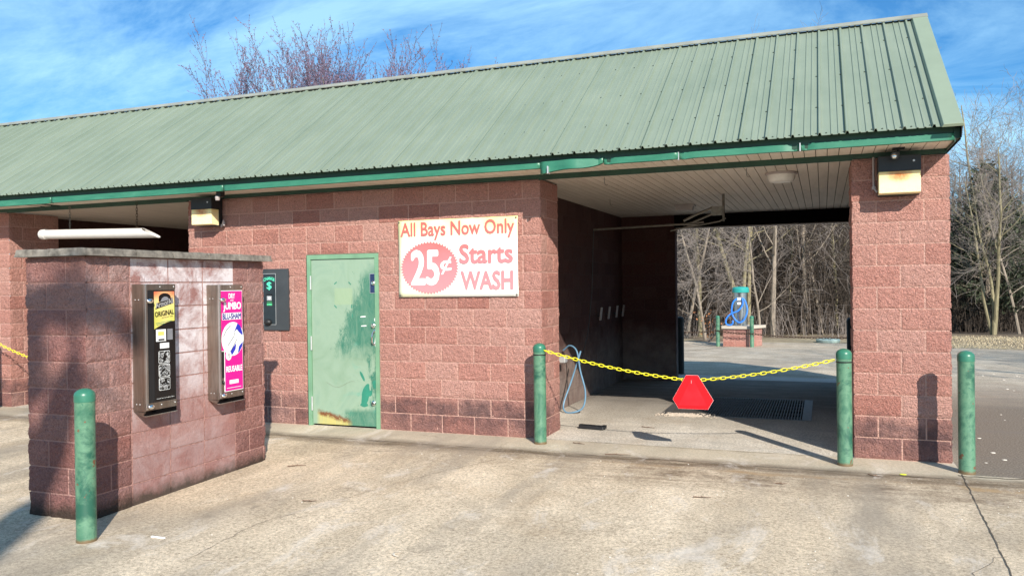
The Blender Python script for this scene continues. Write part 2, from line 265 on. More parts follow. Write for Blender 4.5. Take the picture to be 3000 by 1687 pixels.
def grad_m():
    m, n, l, b = newmat('orange_yellow_print'); p = xyz(n, l)
    t = step(n, l, p[2], 1.45, 1.70); c = ramp(n, l, t, [(0, (.66, .62, .12)), (.45, (.72, .66, .20)), (.62, (.85, .58, .25)), (.82, (.80, .22, .10)), (1, (.62, .10, .07))])
    gy = band(n, l, p[1], -3.19, .01, .09); c = mix(n, l, mth(n, l, 'MULTIPLY', gy, .45), c, (.9, .66, .3)); l.new(c, b.inputs['Base Color']); b.inputs['Roughness'].default_value = .35; return m
M['grad'] = grad_m()
def photo_m():
    m, n, l, b = newmat('chrome_photo_print'); f = noi(n, l, P(n, l, (1, 1, 1.4)), 13, 3, .5, 2.2); l.new(ramp(n, l, f, [(.40, .005), (.49, .03), (.54, .6), (.6, .12), (.66, .005)]), b.inputs['Base Color']); b.inputs['Roughness'].default_value = .3; return m
M['photo'] = photo_m()
def lens_m():
    m, n, l, b = newmat('yellowed_lens'); v = P(n, l); at = n.new('ShaderNodeTexCoord'); s = n.new('ShaderNodeSeparateXYZ'); l.new(at.outputs['Object'], s.inputs[0])
    r = mth(n, l, 'ADD', mth(n, l, 'POWER', mth(n, l, 'MULTIPLY', s.outputs[0], 9), 2.0), mth(n, l, 'POWER', mth(n, l, 'MULTIPLY', mth(n, l, 'SUBTRACT', s.outputs[2], .185), 12), 2.0))
    c = mix(n, l, step(n, l, s.outputs[2], .10, .21), (.93, .80, .46), (.80, .60, .26)); c = mix(n, l, mth(n, l, 'MULTIPLY', step(n, l, r, 1.1, 0.0), ramp(n, l, noi(n, l, v, 30, 4), [(.3, .5), (.6, 1)])), c, (.50, .16, .03))
    l.new(c, b.inputs['Base Color']); b.inputs['Roughness'].default_value = .35; b.inputs['Subsurface Weight'].default_value = .3; b.inputs['Subsurface Scale'].default_value = .03; return m
M['lens'] = lens_m()
M['glass'] = simple('ribbed_lens', (.75, .72, .68), .25, 0, .05, 50)
M['conduit'] = simple('grey_conduit', (.38, .33, .32), .5)
M['pvc'] = simple('white_pvc', (.66, .63, .60), .35, 0, .06, 6)
M['hoseblue'] = simple('blue_grey_hose', (.12, .24, .36), .45, 0, .2, 12)
M['vachose'] = simple('bright_blue_hose', (.03, .20, .72), .4, 0, .15, 10)
M['teal'] = simple('teal_cap', (.025, .33, .30), .4, 0, .08, 4)
M['capstone'] = simple('cap_concrete', (.19, .17, .145), .95, 0, .5, 16, .8, .2)
M['palecap'] = simple('pale_slab', (.48, .42, .35), .9, 0, .1, 8)
M['bark'] = simple('grey_bark', (.27, .225, .18), .95, 0, .35, 9, .5, .2, (1, 1, .25))
M['barkmoss'] = simple('mossy_bark', (.27, .235, .145), .95, 0, .35, 7, .5, .2, (1, 1, .25))
M['twig'] = simple('grey_twigs', (.225, .19, .17), .9, 0, .2, 4)
M['darktwig'] = simple('dark_twigs', (.05, .037, .028), .9, 0, .3, 2)
M['budtwig'] = simple('purple_brown_twigs', (.13, .10, .13), .8, 0, .2, 3)
M['bud'] = simple('reddish_buds', (.17, .11, .17), .7, 0, .35, 5)
M['needle'] = simple('cedar_needles', (.05, .062, .034), .9, 0, .5, 2.5)
M['deadleaf'] = simple('dead_leaves', (.33, .13, .05), .8, 0, .3, 8)
M['debris'] = simple('dry_twig', (.16, .10, .065), .9, 0, .3, 30)
M['paleleaf'] = simple('pale_leaf', (.62, .55, .45), .8)
M['chip'] = simple('pale_chip', (.66, .62, .55), .9)
M['yleaf'] = simple('yellow_scrap', (.65, .70, .05), .7)
M['grate'] = simple('steel_grate', (.13, .12, .11), .55, .5, .3, 20)
M['joint'] = simple('joint_line', (.10, .08, .06), 1, 0, .3)
M['grit'] = simple('pale_grit', (.52, .44, .36), 1, 0, .3, 30)

# ------------------------------------------------------------------ mesh helpers
class MB:
    def __init__(s): s.v = []; s.f = []; s.c = {}
    def add(s, vs, fs):
        k = len(s.v); s.v += [tuple(p) for p in vs]; s.f += [tuple(i+k for i in f) for f in fs]; return s
    def box(s, x0, x1, y0, y1, z0, z1):
        return s.add([(x0, y0, z0), (x1, y0, z0), (x1, y1, z0), (x0, y1, z0), (x0, y0, z1), (x1, y0, z1), (x1, y1, z1), (x0, y1, z1)],
                     [(0, 3, 2, 1), (4, 5, 6, 7), (0, 1, 5, 4), (1, 2, 6, 5), (2, 3, 7, 6), (3, 0, 4, 7)])
    def hexa(s, a):
        return s.add(a, [(0, 3, 2, 1), (4, 5, 6, 7), (0, 1, 5, 4), (1, 2, 6, 5), (2, 3, 7, 6), (3, 0, 4, 7)])
    def tube(s, pts, rad, n=8, cap=True, closed=False):
        pts = [Vector(p) for p in pts]; m = len(pts); rr = rad if isinstance(rad, (list, tuple)) else [rad]*m
        up = None; rings = []
        for i, p in enumerate(pts):
            if closed: t = pts[(i+1) % m]-pts[i-1]
            else: t = pts[min(i+1, m-1)]-pts[max(i-1, 0)]
            if t.length < 1e-9: t = Vector((0, 0, 1))
            t.normalize()
            if up is None: up = Vector((0, 0, 1)) if abs(t.z) < .9 else Vector((1, 0, 0))
            a = t.cross(up)
            if a.length < 1e-4: a = t.cross(Vector((0, 1, .3)))
            a.normalize(); b = a.cross(t); up = b
            rings.append([p+(a*cos(2*pi*k/n)+b*sin(2*pi*k/n))*rr[i] for k in range(n)])
        base = len(s.v)
        for r in rings: s.v += [tuple(q) for q in r]
        for i in range(m if closed else m-1):
            j = (i+1) % m
            for k in range(n): s.f.append((base+i*n+k, base+i*n+(k+1) % n, base+j*n+(k+1) % n, base+j*n+k))
        if cap and not closed:
            s.f.append(tuple(base+k for k in range(n))[::-1]); s.f.append(tuple(base+(m-1)*n+k for k in range(n)))
        return s
    def lathe(s, c, prof, n=24, axis='z'):
        base = len(s.v)
        for r, h in prof:
            for k in range(n):
                a = 2*pi*k/n
                if axis == 'z': s.v.append((c[0]+r*cos(a), c[1]+r*sin(a), c[2]+h))
                elif axis == 'y': s.v.append((c[0]+r*cos(a), c[1]+h, c[2]+r*sin(a)))
                else: s.v.append((c[0]+h, c[1]+r*cos(a), c[2]+r*sin(a)))
        m = len(prof)
        for i in range(m-1):
            for k in range(n): s.f.append((base+i*n+k, base+i*n+(k+1) % n, base+(i+1)*n+(k+1) % n, base+(i+1)*n+k))
        s.f.append(tuple(base+k for k in range(n))[::-1]); s.f.append(tuple(base+(m-1)*n+k for k in range(n)))
        return s
    def ell(s, c, r, n=12, m=8):
        base = len(s.v)
        for i in range(1, m):
            t = pi*i/m
            for k in range(n): a = 2*pi*k/n; s.v.append((c[0]+r[0]*sin(t)*cos(a), c[1]+r[1]*sin(t)*sin(a), c[2]+r[2]*cos(t)))
        s.v.append((c[0], c[1], c[2]+r[2])); s.v.append((c[0], c[1], c[2]-r[2])); T = len(s.v)-2
        for i in range(m-2):
            for k in range(n): s.f.append((base+i*n+k, base+(i+1)*n+k, base+(i+1)*n+(k+1) % n, base+i*n+(k+1) % n))
        for k in range(n): s.f.append((T, base+k, base+(k+1) % n)); s.f.append((T+1, base+(m-2)*n+(k+1) % n, base+(m-2)*n+k))
        return s
    def build(s, name, mat, parent=None, smooth=False, loc=None, bevel=0):
        if parent is not None: o0 = wl(parent)
        elif loc is not None: o0 = Vector(loc)
        else:
            xs = [p[0] for p in s.v]; ys = [p[1] for p in s.v]; zs = [p[2] for p in s.v]
            o0 = Vector(((min(xs)+max(xs))/2, (min(ys)+max(ys))/2, min(zs)))
        me = bpy.data.meshes.new(name); vs = [(p[0]-o0.x, p[1]-o0.y, p[2]-o0.z) for p in s.v]
        me.from_pydata(vs, [], s.f); me.validate(); me.materials.append(M[mat] if isinstance(mat, str) else mat)
        if 'blk' in s.c:
            a = me.color_attributes.new('blk', 'FLOAT_COLOR', 'POINT')
            flat = []
            for c in s.c['blk']: flat += [c[0], c[1], c[2], 1]
            a.data.foreach_set('color', flat)
        bm = bmesh.new(); bm.from_mesh(me)
        if 'blk' not in s.c: bmesh.ops.recalc_face_normals(bm, faces=bm.faces)
        bm.to_mesh(me); bm.free()
        if smooth:
            me.polygons.foreach_set('use_smooth', [True]*len(me.polygons))
            me.set_sharp_from_angle(angle=radians(38))
        o = bpy.data.objects.new(name, me); COL.objects.link(o)
        if parent is not None: o.parent = parent
        else: o.location = o0
        if bevel:
            b = o.modifiers.new('bevel', 'BEVEL'); b.width = bevel; b.segments = 2; b.limit_method = 'ANGLE'
        return o
def wl(o):
    v = Vector(o.location)
    while o.parent: o = o.parent; v = v+Vector(o.location)
    return v
def tag(o, label=None, cat=None, group=None, kind=None):
    if label: o['label'] = label
    if cat: o['category'] = cat
    if group: o['group'] = group
    if kind: o['kind'] = kind
    return o
def thing(name, loc, label, cat, group=None):
    o = bpy.data.objects.new(name, None); COL.objects.link(o); o.location = loc; o.empty_display_size = .2
    return tag(o, label, cat, group)
def clone(root, loc, rz=0, sc=1, label=None):
    r = root.copy(); COL.objects.link(r); r.location = loc; r.rotation_euler = (0, 0, rz); r.scale = (sc, sc, sc) if isinstance(sc, (int, float)) else sc
    if label: r['label'] = label
    for ch in list(root.children):
        c = ch.copy(); COL.objects.link(c); c.parent = r
        for g in ch.children: d = g.copy(); COL.objects.link(d); d.parent = c
    return r
def text(name, s, mat, parent, F, s0, t0, w, h, off=.0, bold=.0, shear=0, rot=0, arc=0, n=.0015, thick=.001):
    """text fitted to a w x h box whose lower left corner is (s0,t0) of the surface frame F(s,t,n)"""
    grow_ = min(.06, bold)*.62; cu = bpy.data.curves.new(name, 'FONT'); cu.body = s; cu.offset = 0; cu.resolution_u = 3; cu.shear = shear
    t = bpy.data.objects.new('tmp', cu); COL.objects.link(t); dg = bpy.context.evaluated_depsgraph_get(); dg.update()
    me = bpy.data.meshes.new_from_object(t.evaluated_get(dg)); vs = [v.co.copy() for v in me.vertices]; fs = [tuple(p.vertices) for p in me.polygons]
    bpy.data.objects.remove(t); x0 = min(v.x for v in vs); x1 = max(v.x for v in vs); y0 = min(v.y for v in vs); y1 = max(v.y for v in vs)
    mb = MB(); e = grow_*h; sh = ((0, 0),) if not e else ((-e, 0), (e, 0), (0, -e), (0, e), (-.7*e, -.7*e), (.7*e, .7*e), (-.7*e, .7*e), (.7*e, -.7*e))
    for q, (ex, ey) in enumerate(sh):
        out = []
        for v in vs:
            a = (v.x-x0)/(x1-x0); b = (v.y-y0)/(y1-y0); x = e+a*(w-2*e)+ex; y = e+b*(h-2*e)+ey
            if arc: y += arc*(1-(2*a-1)**2)
            x, y = x*cos(rot)-y*sin(rot), x*sin(rot)+y*cos(rot)
            out.append(F(s0+x, t0+y, n+q*.00008))
        mb.add(out, fs)
    return mb.build(name, mat, parent)
def plate(F, s0, s1, t0, t1, n0, n1):
    mb = MB(); return mb.hexa([F(s0, t0, n0), F(s1, t0, n0), F(s1, t1, n0), F(s0, t1, n0), F(s0, t0, n1), F(s1, t0, n1), F(s1, t1, n1), F(s0, t1, n1)])
def poly(F, pts, n0, n1):
    k = len(pts); mb = MB(); return mb.add([F(a, b, n0) for a, b in pts]+[F(a, b, n1) for a, b in pts], [tuple(range(k))[::-1], tuple(range(k, 2*k))]+[(i, (i+1) % k, k+(i+1) % k, k+i) for i in range(k)])
def FR(o, u, n):
    o, u, n = Vector(o), Vector(u), Vector(n); return lambda s, t, d: o+u*s+Vector((0, 0, t))+n*d
def gz(y):
    if y > 40: return -.75
    if y > 20: return -.5-(y-20)*.0125
    if y > 8: return -.5*(y-8)/12
    if y > -.67: return 0
    if y > -4.5: return -.0175*(-.67-y)
    return -.067
KH, BL = .2032, .4064

# ------------------------------------------------------------------ ground
def patch(name, xs, ys, mat, skip=None):
    mb = MB(); nx = len(xs)
    for y in ys:
        for x in xs: mb.v.append((x, y, gz(y)))
    for j in range(len(ys)-1):
        for i in range(nx-1):
            if skip and skip(.5*(xs[i]+xs[i+1]), .5*(ys[j]+ys[j+1])): continue
            mb.f.append((j*nx+i, j*nx+i+1, (j+1)*nx+i+1, (j+1)*nx+i))
    return tag(mb.build(name, mat, loc=(0, 0, 0)), kind='structure')
patch('driveway', [-60, -30, -12, -6, -3, 0, .84, 3, 10, 60], [-60, -30, -12, -8, -6, -4, -3, -2, -1, -.67, -.45, 0], 'drive', lambda x, y: x > .84 and y > -.45)
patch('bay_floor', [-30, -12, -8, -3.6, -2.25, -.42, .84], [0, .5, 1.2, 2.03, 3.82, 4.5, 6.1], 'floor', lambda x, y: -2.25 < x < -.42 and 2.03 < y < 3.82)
patch('parking_lot', [-60, -30, -10, -4, 0, .84, 3, 8, 60], [-.45, 0, 3, 6.1, 8, 10, 14, 18, 20, 22.6], 'lot', lambda x, y: x < .84 and y < 6.1)
patch('grass_verge', [-300, -60, -20, 0, 20, 60, 300], [22.6, 25, 30, 40, 60, 400], 'grass')
def lip():     # a narrow strip of dead grass on the right beyond the lot
    mb = MB(); R_ = random.Random(5)
    for i in range(14000):
        x = R_.uniform(1.5, 16); y = R_.uniform(20.6, 28.5) if x > 3 else R_.uniform(22.6, 26)
        if y < 20.6+.25*sin(x*2): continue
        h = R_.uniform(.02, .07); a = R_.uniform(0, pi); w = .014; z = gz(y)
        mb.add([(x-w*cos(a), y-w*sin(a), z), (x+w*cos(a), y+w*sin(a), z), (x+R_.uniform(-.05, .05), y+R_.uniform(-.05, .05), z+h)], [(0, 1, 2)])
    return mb
M['straw'] = simple('straw_blades', (.46, .38, .25), 1, 0, .3, 3)
tag(lip().build('dead_grass', 'straw'), 'strip of straw coloured dead grass along the far right edge of the lot', 'grass', kind='stuff')
def gverge():
    mb = MB(); xs = [1.8+i*.4 for i in range(60)]
    for i, x in enumerate(xs): yy = 20.6+.25*sin(x*2)+.5*max(0, 3-x); mb.v += [(x, yy, gz(yy)+.006), (x, 22.7, gz(22.7)+.006)]
    for i in range(len(xs)-1): mb.f.append((2*i, 2*i+2, 2*i+3, 2*i+1))
    return mb
tag(gverge().build('grass_edge', 'grass'), kind='structure')
# joints and cracks lie 4 mm above the slabs
def crack(pts, w, name, seed, jit=.012, mat='joint'):
    R_ = random.Random(seed); mb = MB(); P_ = []
    for a, b in zip(pts[:-1], pts[1:]):
        n = max(2, int(sqrt((a[0]-b[0])**2+(a[1]-b[1])**2)/.07))
        for i in range(n): P_.append((a[0]+(b[0]-a[0])*i/n, a[1]+(b[1]-a[1])*i/n))
    P_.append(pts[-1]); k = 0
    for i, p in enumerate(P_):
        q = P_[min(i+1, len(P_)-1)]; r = P_[max(i-1, 0)]; tx, ty = q[0]-r[0], q[1]-r[1]; m = sqrt(tx*tx+ty*ty) or 1; nx, ny = -ty/m, tx/m
        ww = w*R_.uniform(.35, 1.2); j = R_.uniform(-jit, jit); x, y = p[0]+nx*j, p[1]+ny*j
        mb.v += [(x-nx*ww, y-ny*ww, gz(y)+.004), (x+nx*ww, y+ny*ww, gz(y)+.004)]
        if i: mb.f.append((k-2, k-1, k+1, k))
        k += 2
    return tag(mb.build(name, mat), kind='structure')
crack([(.835, -.43), (.79, -1.6), (.74, -2.9), (.66, -4.6)], .005, 'pavement_joint', 1, .006)
crack([(.80, -.52), (1.29, -.50), (3.4, -.47), (9, -.4)], .012, 'pavement_joint', 2, .02)
crack([(-12, -.665), (-6.2, -.665), (-3.0, -.66), (.83, -.665)], .005, 'pavement_joint', 3, .005)
crack([(-3.05, -.67), (-3.35, -1.25), (-3.62, -1.8), (-4.2, -3.5), (-4.1, -4.6)], .0022, 'pavement_joint', 4, .012)
crack([(-4.35, -.7), (-4.9, -1.6), (-5.3, -1.75)], .002, 'pavement_joint', 5, .02)
crack([(.75, -2.6), (.55, -2.9), (.42, -3.6)], .0025, 'pavement_crack', 6, .04)
crack([(-3.16, .0), (-1.6, -.05), (0, -.04)], .004, 'pavement_joint', 7, .003)
crack([(-5.5, 11.5), (-3.7, 17.2), (-3.3, 19.4)], .02, 'pavement_joint', 8, .01)
crack([(-9.5, -1.2), (-8.2, -2.0), (-7.4, -1.9)], .004, 'pavement_crack', 9, .05)

# ------------------------------------------------------------------ block walls
def hsh(*a):
    return random.Random(hash(tuple(round(x, 3) if isinstance(x, float) else x for x in a)) & 0xffffffff).random()
def corner_d(x, y, z):
    return .008+.006*noise.noise(Vector((x*3.1, y*2.7, z*9)))+.006*noise.noise(Vector((x*7, y*5, z*31)))+.004*noise.noise(Vector((x*7, y*5, z*70)))
def wall(mb, o, u, n, length, rows, half_first, split=True, cl=None, cr=None, holes=(), z0=0, ztop=None, smooth_u=None, amp=1.0, effl=0):
    """one face of block work. o = start point, u = along, n = outward; cl/cr = neighbour normal at an outside corner"""
    col = mb.c.setdefault('blk', []); u = Vector(u); n = Vector(n); o = Vector(o)
    def W(s, z, d): return o+u*s+n*d+Vector((0, 0, z))
    top = ztop if ztop is not None else z0+rows*KH
    if not split and rows == 14: top += .02
    # mortar sheet behind, cut round holes
    rects = [(0, length, z0, top)]
    def cut(rs, h):
        out = []
        for a, b, c, d in rs:
            if h[1] <= a or h[0] >= b or h[3] <= c or h[2] >= d: out.append((a, b, c, d)); continue
            if h[0] > a: out.append((a, h[0], c, d))
            if h[1] < b: out.append((h[1], b, c, d))
            if h[2] > c: out.append((max(a, h[0]), min(b, h[1]), c, h[2]))
            if h[3] < d: out.append((max(a, h[0]), min(b, h[1]), h[3], d))
        return out
    for h in holes: rects = cut(rects, h)
    for a, b, c, d in rects:
        mb.add([W(a, c, .004), W(b, c, .004), W(b, d, .004), W(a, d, .004)], [(0, 1, 2, 3)]); col += [(.5, 1, 0)]*4
    for r in range(rows):
        za, zb = z0+r*KH, min(z0+(r+1)*KH, top)
        if zb-za < .02: continue
        s = -(BL/2 if half_first(r) else 0); js = []
        while s < length-1e-4:
            a, b = max(0, s), min(length, s+BL)
            if b-a > .01: js.append((a, b))
            s += BL
        for a, b in js:
            sm = (not split) or (smooth_u and smooth_u[0]-1e-3 <= a and b <= smooth_u[1]+1e-3)
            pieces = [(a, b, za, zb)]
            for h in holes: pieces = cut(pieces, h)
            for (pa, pb, pc, pd) in pieces:
                if pb-pa < .02 or pd-pc < .02: continue
                rnd = hsh(o.x, o.y, n.x, r, a); full = (pb-pa)
                i0 = 0 if (cl is not None and pa < 1e-4) else .007; i1 = 0 if (cr is not None and pb > length-1e-4) else .007
                res = .019 if not sm else .2; nu = max(2, int((pb-pa)/res)); nz = max(2, int((pd-pc)/res))
                if sm: nu = max(1, nu); nz = 1
                us = [pa+i0+(pb-pa-i0-i1)*i/nu for i in range(nu+1)]; zs = [pc+.006+(pd-pc-.012)*j/nz for j in range(nz+1)]
                gd = 1 if (rnd < .12) else 0; base = len(mb.v); sd = rnd*57
                sx, sz = (hsh(sd, 1)-.5)*.010, (hsh(sd, 2)-.5)*.008
                def dep(uu, z):
                    ed = min(uu-pa-i0+.001 if i0 else 9, pb-i1-uu+.001 if i1 else 9, z-pc-.004, pd-.004-z); e = min(1, max(0, ed/.014))
                    q = Vector(((o+u*uu).x*1.0+sd, (o+u*uu).y+sd, z)); k = noise.noise(q*9)*.006+noise.noise(q*26)*.007+noise.noise(q*58)*.006
                    return .0055+e*(.007+amp*(k+sx*((uu-pa)/full-.5)+sz*((z-pc)/KH-.5)))
                for j, z in enumerate(zs):
                    for i, uu in enumerate(us):
                        if sm: p = W(uu, z, .008)
                        else:
                            d = dep(uu, z); p = W(uu, z, d)
                            if cl is not None and i == 0 and pa < 1e-4: cd = corner_d(o.x, o.y, z); p = W(uu, z, cd)+Vector(cl)*cd
                            if cr is not None and i == nu and pb > length-1e-4: e_ = o+u*length; cd = corner_d(e_.x, e_.y, z); p = W(uu, z, cd)+Vector(cr)*cd
                        mb.v.append(tuple(p)); col.append((rnd, 0, 1 if (sm and effl) else .45*effl))
                for j in range(nz):
                    for i in range(nu): q = base+j*(nu+1)+i; mb.f.append((q, q+1, q+nu+2, q+nu+1))
                # skirt down to the mortar
                ring = [base+i for i in range(nu+1)]+[base+j*(nu+1)+nu for j in range(1, nz+1)]+[base+nz*(nu+1)+i for i in range(nu-1, -1, -1)]+[base+j*(nu+1) for j in range(nz-1, 0, -1)]
                b2 = len(mb.v)
                for q in ring:
                    v = Vector(mb.v[q]); dd = (v-o).dot(n); mb.v.append(tuple(v-n*(dd-.002))); col.append((rnd, 0, 0))
                m = len(ring)
                for i in range(m): mb.f.append((ring[(i+1) % m], ring[i], b2+i, b2+(i+1) % m))
    return mb
EV = lambda r: r % 2 == 1       # even rows start with a full block
OD = lambda r: r % 2 == 0
XC, XL, XR = -3.1591, -8.0359, .8128
DEP = .6096
bld = thing('car_wash_building', (-3, 3, 0), 'long pink block car wash under a sage green metal roof with open wash bays', 'building')
m = MB(); wall(m, (XL, 0, 0), (1, 0, 0), (0, -1, 0), 12*BL, 14, EV, cl=(-1, 0, 0), cr=(1, 0, 0), holes=[(4.5*BL, 7*BL, 0, 2.095)])
wall(m, (XC, 0, 0), (0, 1, 0), (1, 0, 0), DEP, 14, OD, cl=(0, -1, 0))
wall(m, (XL, DEP, 0), (0, -1, 0), (-1, 0, 0), DEP, 14, EV, cr=(0, -1, 0))
o = m.build('block_wall', 'block', bld, True); tag(o, 'centre wall of pink rock-face blocks around the green door')
m = MB(); wall(m, (0, 0, 0), (1, 0, 0), (0, -1, 0), 2*BL, 14, EV, cl=(-1, 0, 0), cr=(1, 0, 0))
wall(m, (XR, 0, 0), (0, 1, 0), (1, 0, 0), 14*BL, 14, OD, cl=(0, -1, 0)); wall(m, (0, DEP, 0), (0, -1, 0), (-1, 0, 0), DEP, 14, OD, cr=(0, -1, 0))
o = m.build('block_pillar', 'block', bld, True); tag(o, 'sunlit pink block pillar at the right end of the building')
m = MB(); wall(m, (-11.38-3*BL, 0, 0), (1, 0, 0), (0, -1, 0), 3*BL, 14, EV, cr=(1, 0, 0)); wall(m, (-11.38, 0, 0), (0, 1, 0), (1, 0, 0), DEP+.2, 14, OD, cl=(0, -1, 0))
o = m.build('block_pillar', 'block', bld, True); tag(o, 'block pillar at the left edge beyond the vending island')
YB = 5.67
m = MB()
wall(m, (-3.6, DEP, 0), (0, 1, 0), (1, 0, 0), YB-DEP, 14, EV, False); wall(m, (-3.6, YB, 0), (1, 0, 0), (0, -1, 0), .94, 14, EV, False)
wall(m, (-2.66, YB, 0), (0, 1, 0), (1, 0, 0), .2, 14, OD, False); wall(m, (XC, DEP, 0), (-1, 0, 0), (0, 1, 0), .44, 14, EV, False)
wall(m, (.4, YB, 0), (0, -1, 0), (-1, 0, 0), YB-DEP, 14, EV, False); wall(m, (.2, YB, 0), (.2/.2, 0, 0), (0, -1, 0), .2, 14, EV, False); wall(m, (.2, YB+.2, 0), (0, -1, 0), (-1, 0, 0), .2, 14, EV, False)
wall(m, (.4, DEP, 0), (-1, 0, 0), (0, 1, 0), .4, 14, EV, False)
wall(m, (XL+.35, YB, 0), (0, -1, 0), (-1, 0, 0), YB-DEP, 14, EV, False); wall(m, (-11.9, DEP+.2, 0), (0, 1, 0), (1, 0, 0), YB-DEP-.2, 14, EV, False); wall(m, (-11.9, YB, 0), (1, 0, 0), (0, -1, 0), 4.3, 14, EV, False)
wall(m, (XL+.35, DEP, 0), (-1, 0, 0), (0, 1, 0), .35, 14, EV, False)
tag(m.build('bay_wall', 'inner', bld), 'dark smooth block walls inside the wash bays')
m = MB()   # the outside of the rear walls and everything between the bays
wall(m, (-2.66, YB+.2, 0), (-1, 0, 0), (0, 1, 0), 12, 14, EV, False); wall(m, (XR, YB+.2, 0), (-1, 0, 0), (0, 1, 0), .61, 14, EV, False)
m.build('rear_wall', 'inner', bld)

# roof
RY0, RZ0, RY1, RZ1 = -.63, 2.995, 1.78, 4.635; RXL, RXR = -19.0, .845
def roofpt(x, t, h):
    ty, tz = RY1-RY0, RZ1-RZ0; ln = sqrt(ty*ty+tz*tz); return (x, RY0+ty*t-h*tz/ln, RZ0+tz*t+h*ty/ln)
def rib_profile(xs, xe, pitch=.2286):
    pr = []; x = xe
    while x > xs:
        pr += [(x-.034, 0), (x-.025, .025), (x-.008, .025), (x+.001, 0)]
        for q in (.085, .145): pr += [(x-q-.012, 0), (x-q-.006, .0085), (x-q+.006, .0085), (x-q+.012, 0)]
        x -= pitch
    return sorted(set(pr))
pr = rib_profile(RXL, RXR-.20)+[(RXR-.17, 0), (RXR-.02, 0)]; m = MB()
for x, h in pr: m.v += [roofpt(x, 0, h), roofpt(x, 1, h)]
for i in range(len(pr)-1): m.f.append((2*i, 2*i+2, 2*i+3, 2*i+1))
roof = m.build('roof', 'roof', bld)
sm = roof.modifiers.new('sheet', 'SOLIDIFY'); sm.thickness = .004; sm.offset = -1
m = MB(); x = RXR-.20; k = 0
while x > RXL:
    for t in (.012, .215, .49, .79):
        for q in ((-.045, -.19) if t < .1 else (-.045,)): c = roofpt(x+q, t, .004); m.ell(c, (.008, .008, .007), 6, 4)
    if k % 4 == 2:
        a, b = roofpt(x+.006, 0, .0245), roofpt(x+.006, 1, .0245)
    x -= .2286; k += 1
tag(m.build('roof_screw', 'screw', roof), kind='stuff')
m = MB(); x = RXR-.2-3*.2286
while x > RXL:
    A = [roofpt(x+a, t, h) for t in (0.002, .995) for a, h in ((-.038, .001), (-.030, .001), (-.026, .024), (-.030, .028))]; m.hexa([A[0], A[1], A[5], A[4], A[3], A[2], A[6], A[7]]); x -= .2286*4
m.build('lap_strip', 'lap', roof)
m = MB(); A = [roofpt(x, t, h) for t in (-.012, 1.0) for x, h in ((RXR-.165, .006), (RXR, .006), (RXR, .036), (RXR-.150, .036))]; m.hexa([A[0], A[1], A[5], A[4], A[3], A[2], A[6], A[7]])
m.build('rake_trim', 'rake', roof, bevel=.004)
m = MB(); A = [roofpt(x, t, h) for t in (-.004, 1.0) for x, h in ((RXR-.012, -.11), (RXR-.002, -.11), (RXR-.002, .006), (RXR-.012, .006))]; m.hexa([A[0], A[1], A[5], A[4], A[3], A[2], A[6], A[7]])
m.add([(RXR-.012, -.6, 2.88), (RXR-.012, -.6, 2.99), (RXR-.012, RY1, RZ1-.12), (RXR-.012, YB+.3, 2.88)], [(0, 1, 2, 3)])
m.build('gable_end', 'blackpost', roof)
m = MB(); A = [roofpt(x, .972, h) for x in (RXL, RXR+.005) for h in (.030, .040)]; B = [(x, RY1, RZ1+dz) for x in (RXL, RXR+.005) for dz in (.040, .050)]
m.hexa([A[0], A[2], B[2], B[0], A[1], A[3], B[3], B[1]]); m.box(RXL, RXR+.005, RY1, RY1+.06, RZ1+.03, RZ1+.05); m.build('ridge_cap', 'ridge', roof)
RBY, RBZ = 6.0, 2.93
m = MB(); m.hexa([(RXL, RY1, RZ1-.03), (RXR, RY1, RZ1-.03), (RXR, RBY, RBZ-.03), (RXL, RBY, RBZ-.03), (RXL, RY1, RZ1), (RXR, RY1, RZ1), (RXR, RBY, RBZ), (RXL, RBY, RBZ)]); m.build('rear_roof', 'roof', bld)
# gutter in runs with dents; torn run hangs low
GY = -.555
def gut(xa, xb, zb, zt, seed, dent=None, bulge=None):
    R_ = random.Random(seed); n = max(6, int((xb-xa)/.05)); mb = MB()
    for i in range(n+1):
        x = xa+(xb-xa)*i/n; b = zb(x) if callable(zb) else zb; t = zt; y = GY-.006*noise.noise(Vector((x*1.3, seed, 0)))
        if dent:
            for dx_, dw, dd in dent: y += dd*math.exp(-((x-dx_)/dw)**2)
        if bulge: y -= bulge(x)
        mb.v += [(x, y+.006, t), (x, y, t-.004), (x, y-.001, b), (x, y+.05, b), (x, y+.05, b+.012)]
    for i in range(n):
        for k in range(4): q = i*5+k; mb.f.append((q, q+5, q+6, q+1))
    o = mb.build('gutter', 'gutter', bld, True); o.data.set_sharp_from_angle(angle=radians(25)); s = o.modifiers.new('sheet', 'SOLIDIFY'); s.thickness = .003; return o
gut(RXL, -9.85, lambda x: 2.858, 2.938, 1); gut(-9.845, -7.0, lambda x: 2.862+.006*(x+9.8)/2.8, 2.938, 2); gut(-6.995, -2.96, lambda x: 2.868+.003*(x+7), 2.938, 3)
o = gut(-2.955, -2.30, lambda x: (2.818+.085*(max(0, (x+2.95))/.65)**1.6+.016*sin((x+2.95)*9)), 2.945, 4, [(-2.36, .05, .03)], lambda x: .05*sin(pi*min(1, (x+2.95)/.62))+.012*sin(x*21)); tag(o, 'torn crumpled gutter run hanging low above the bay corner')
gut(-2.295, -1.555, lambda x: 2.880, 2.942, 5, [(-2.25, .05, .025), (-1.6, .08, -.02)]); gut(-1.55, -.455, lambda x: 2.884-.006*math.exp(-((x+1.5)/.06)**2), 2.946, 6, [(-1.52, .03, .02), (-.5, .05, .03), (-.75, .2, -.01)]); gut(-.45, .79, lambda x: 2.886, 2.948, 7, [(-.41, .04, .025)])
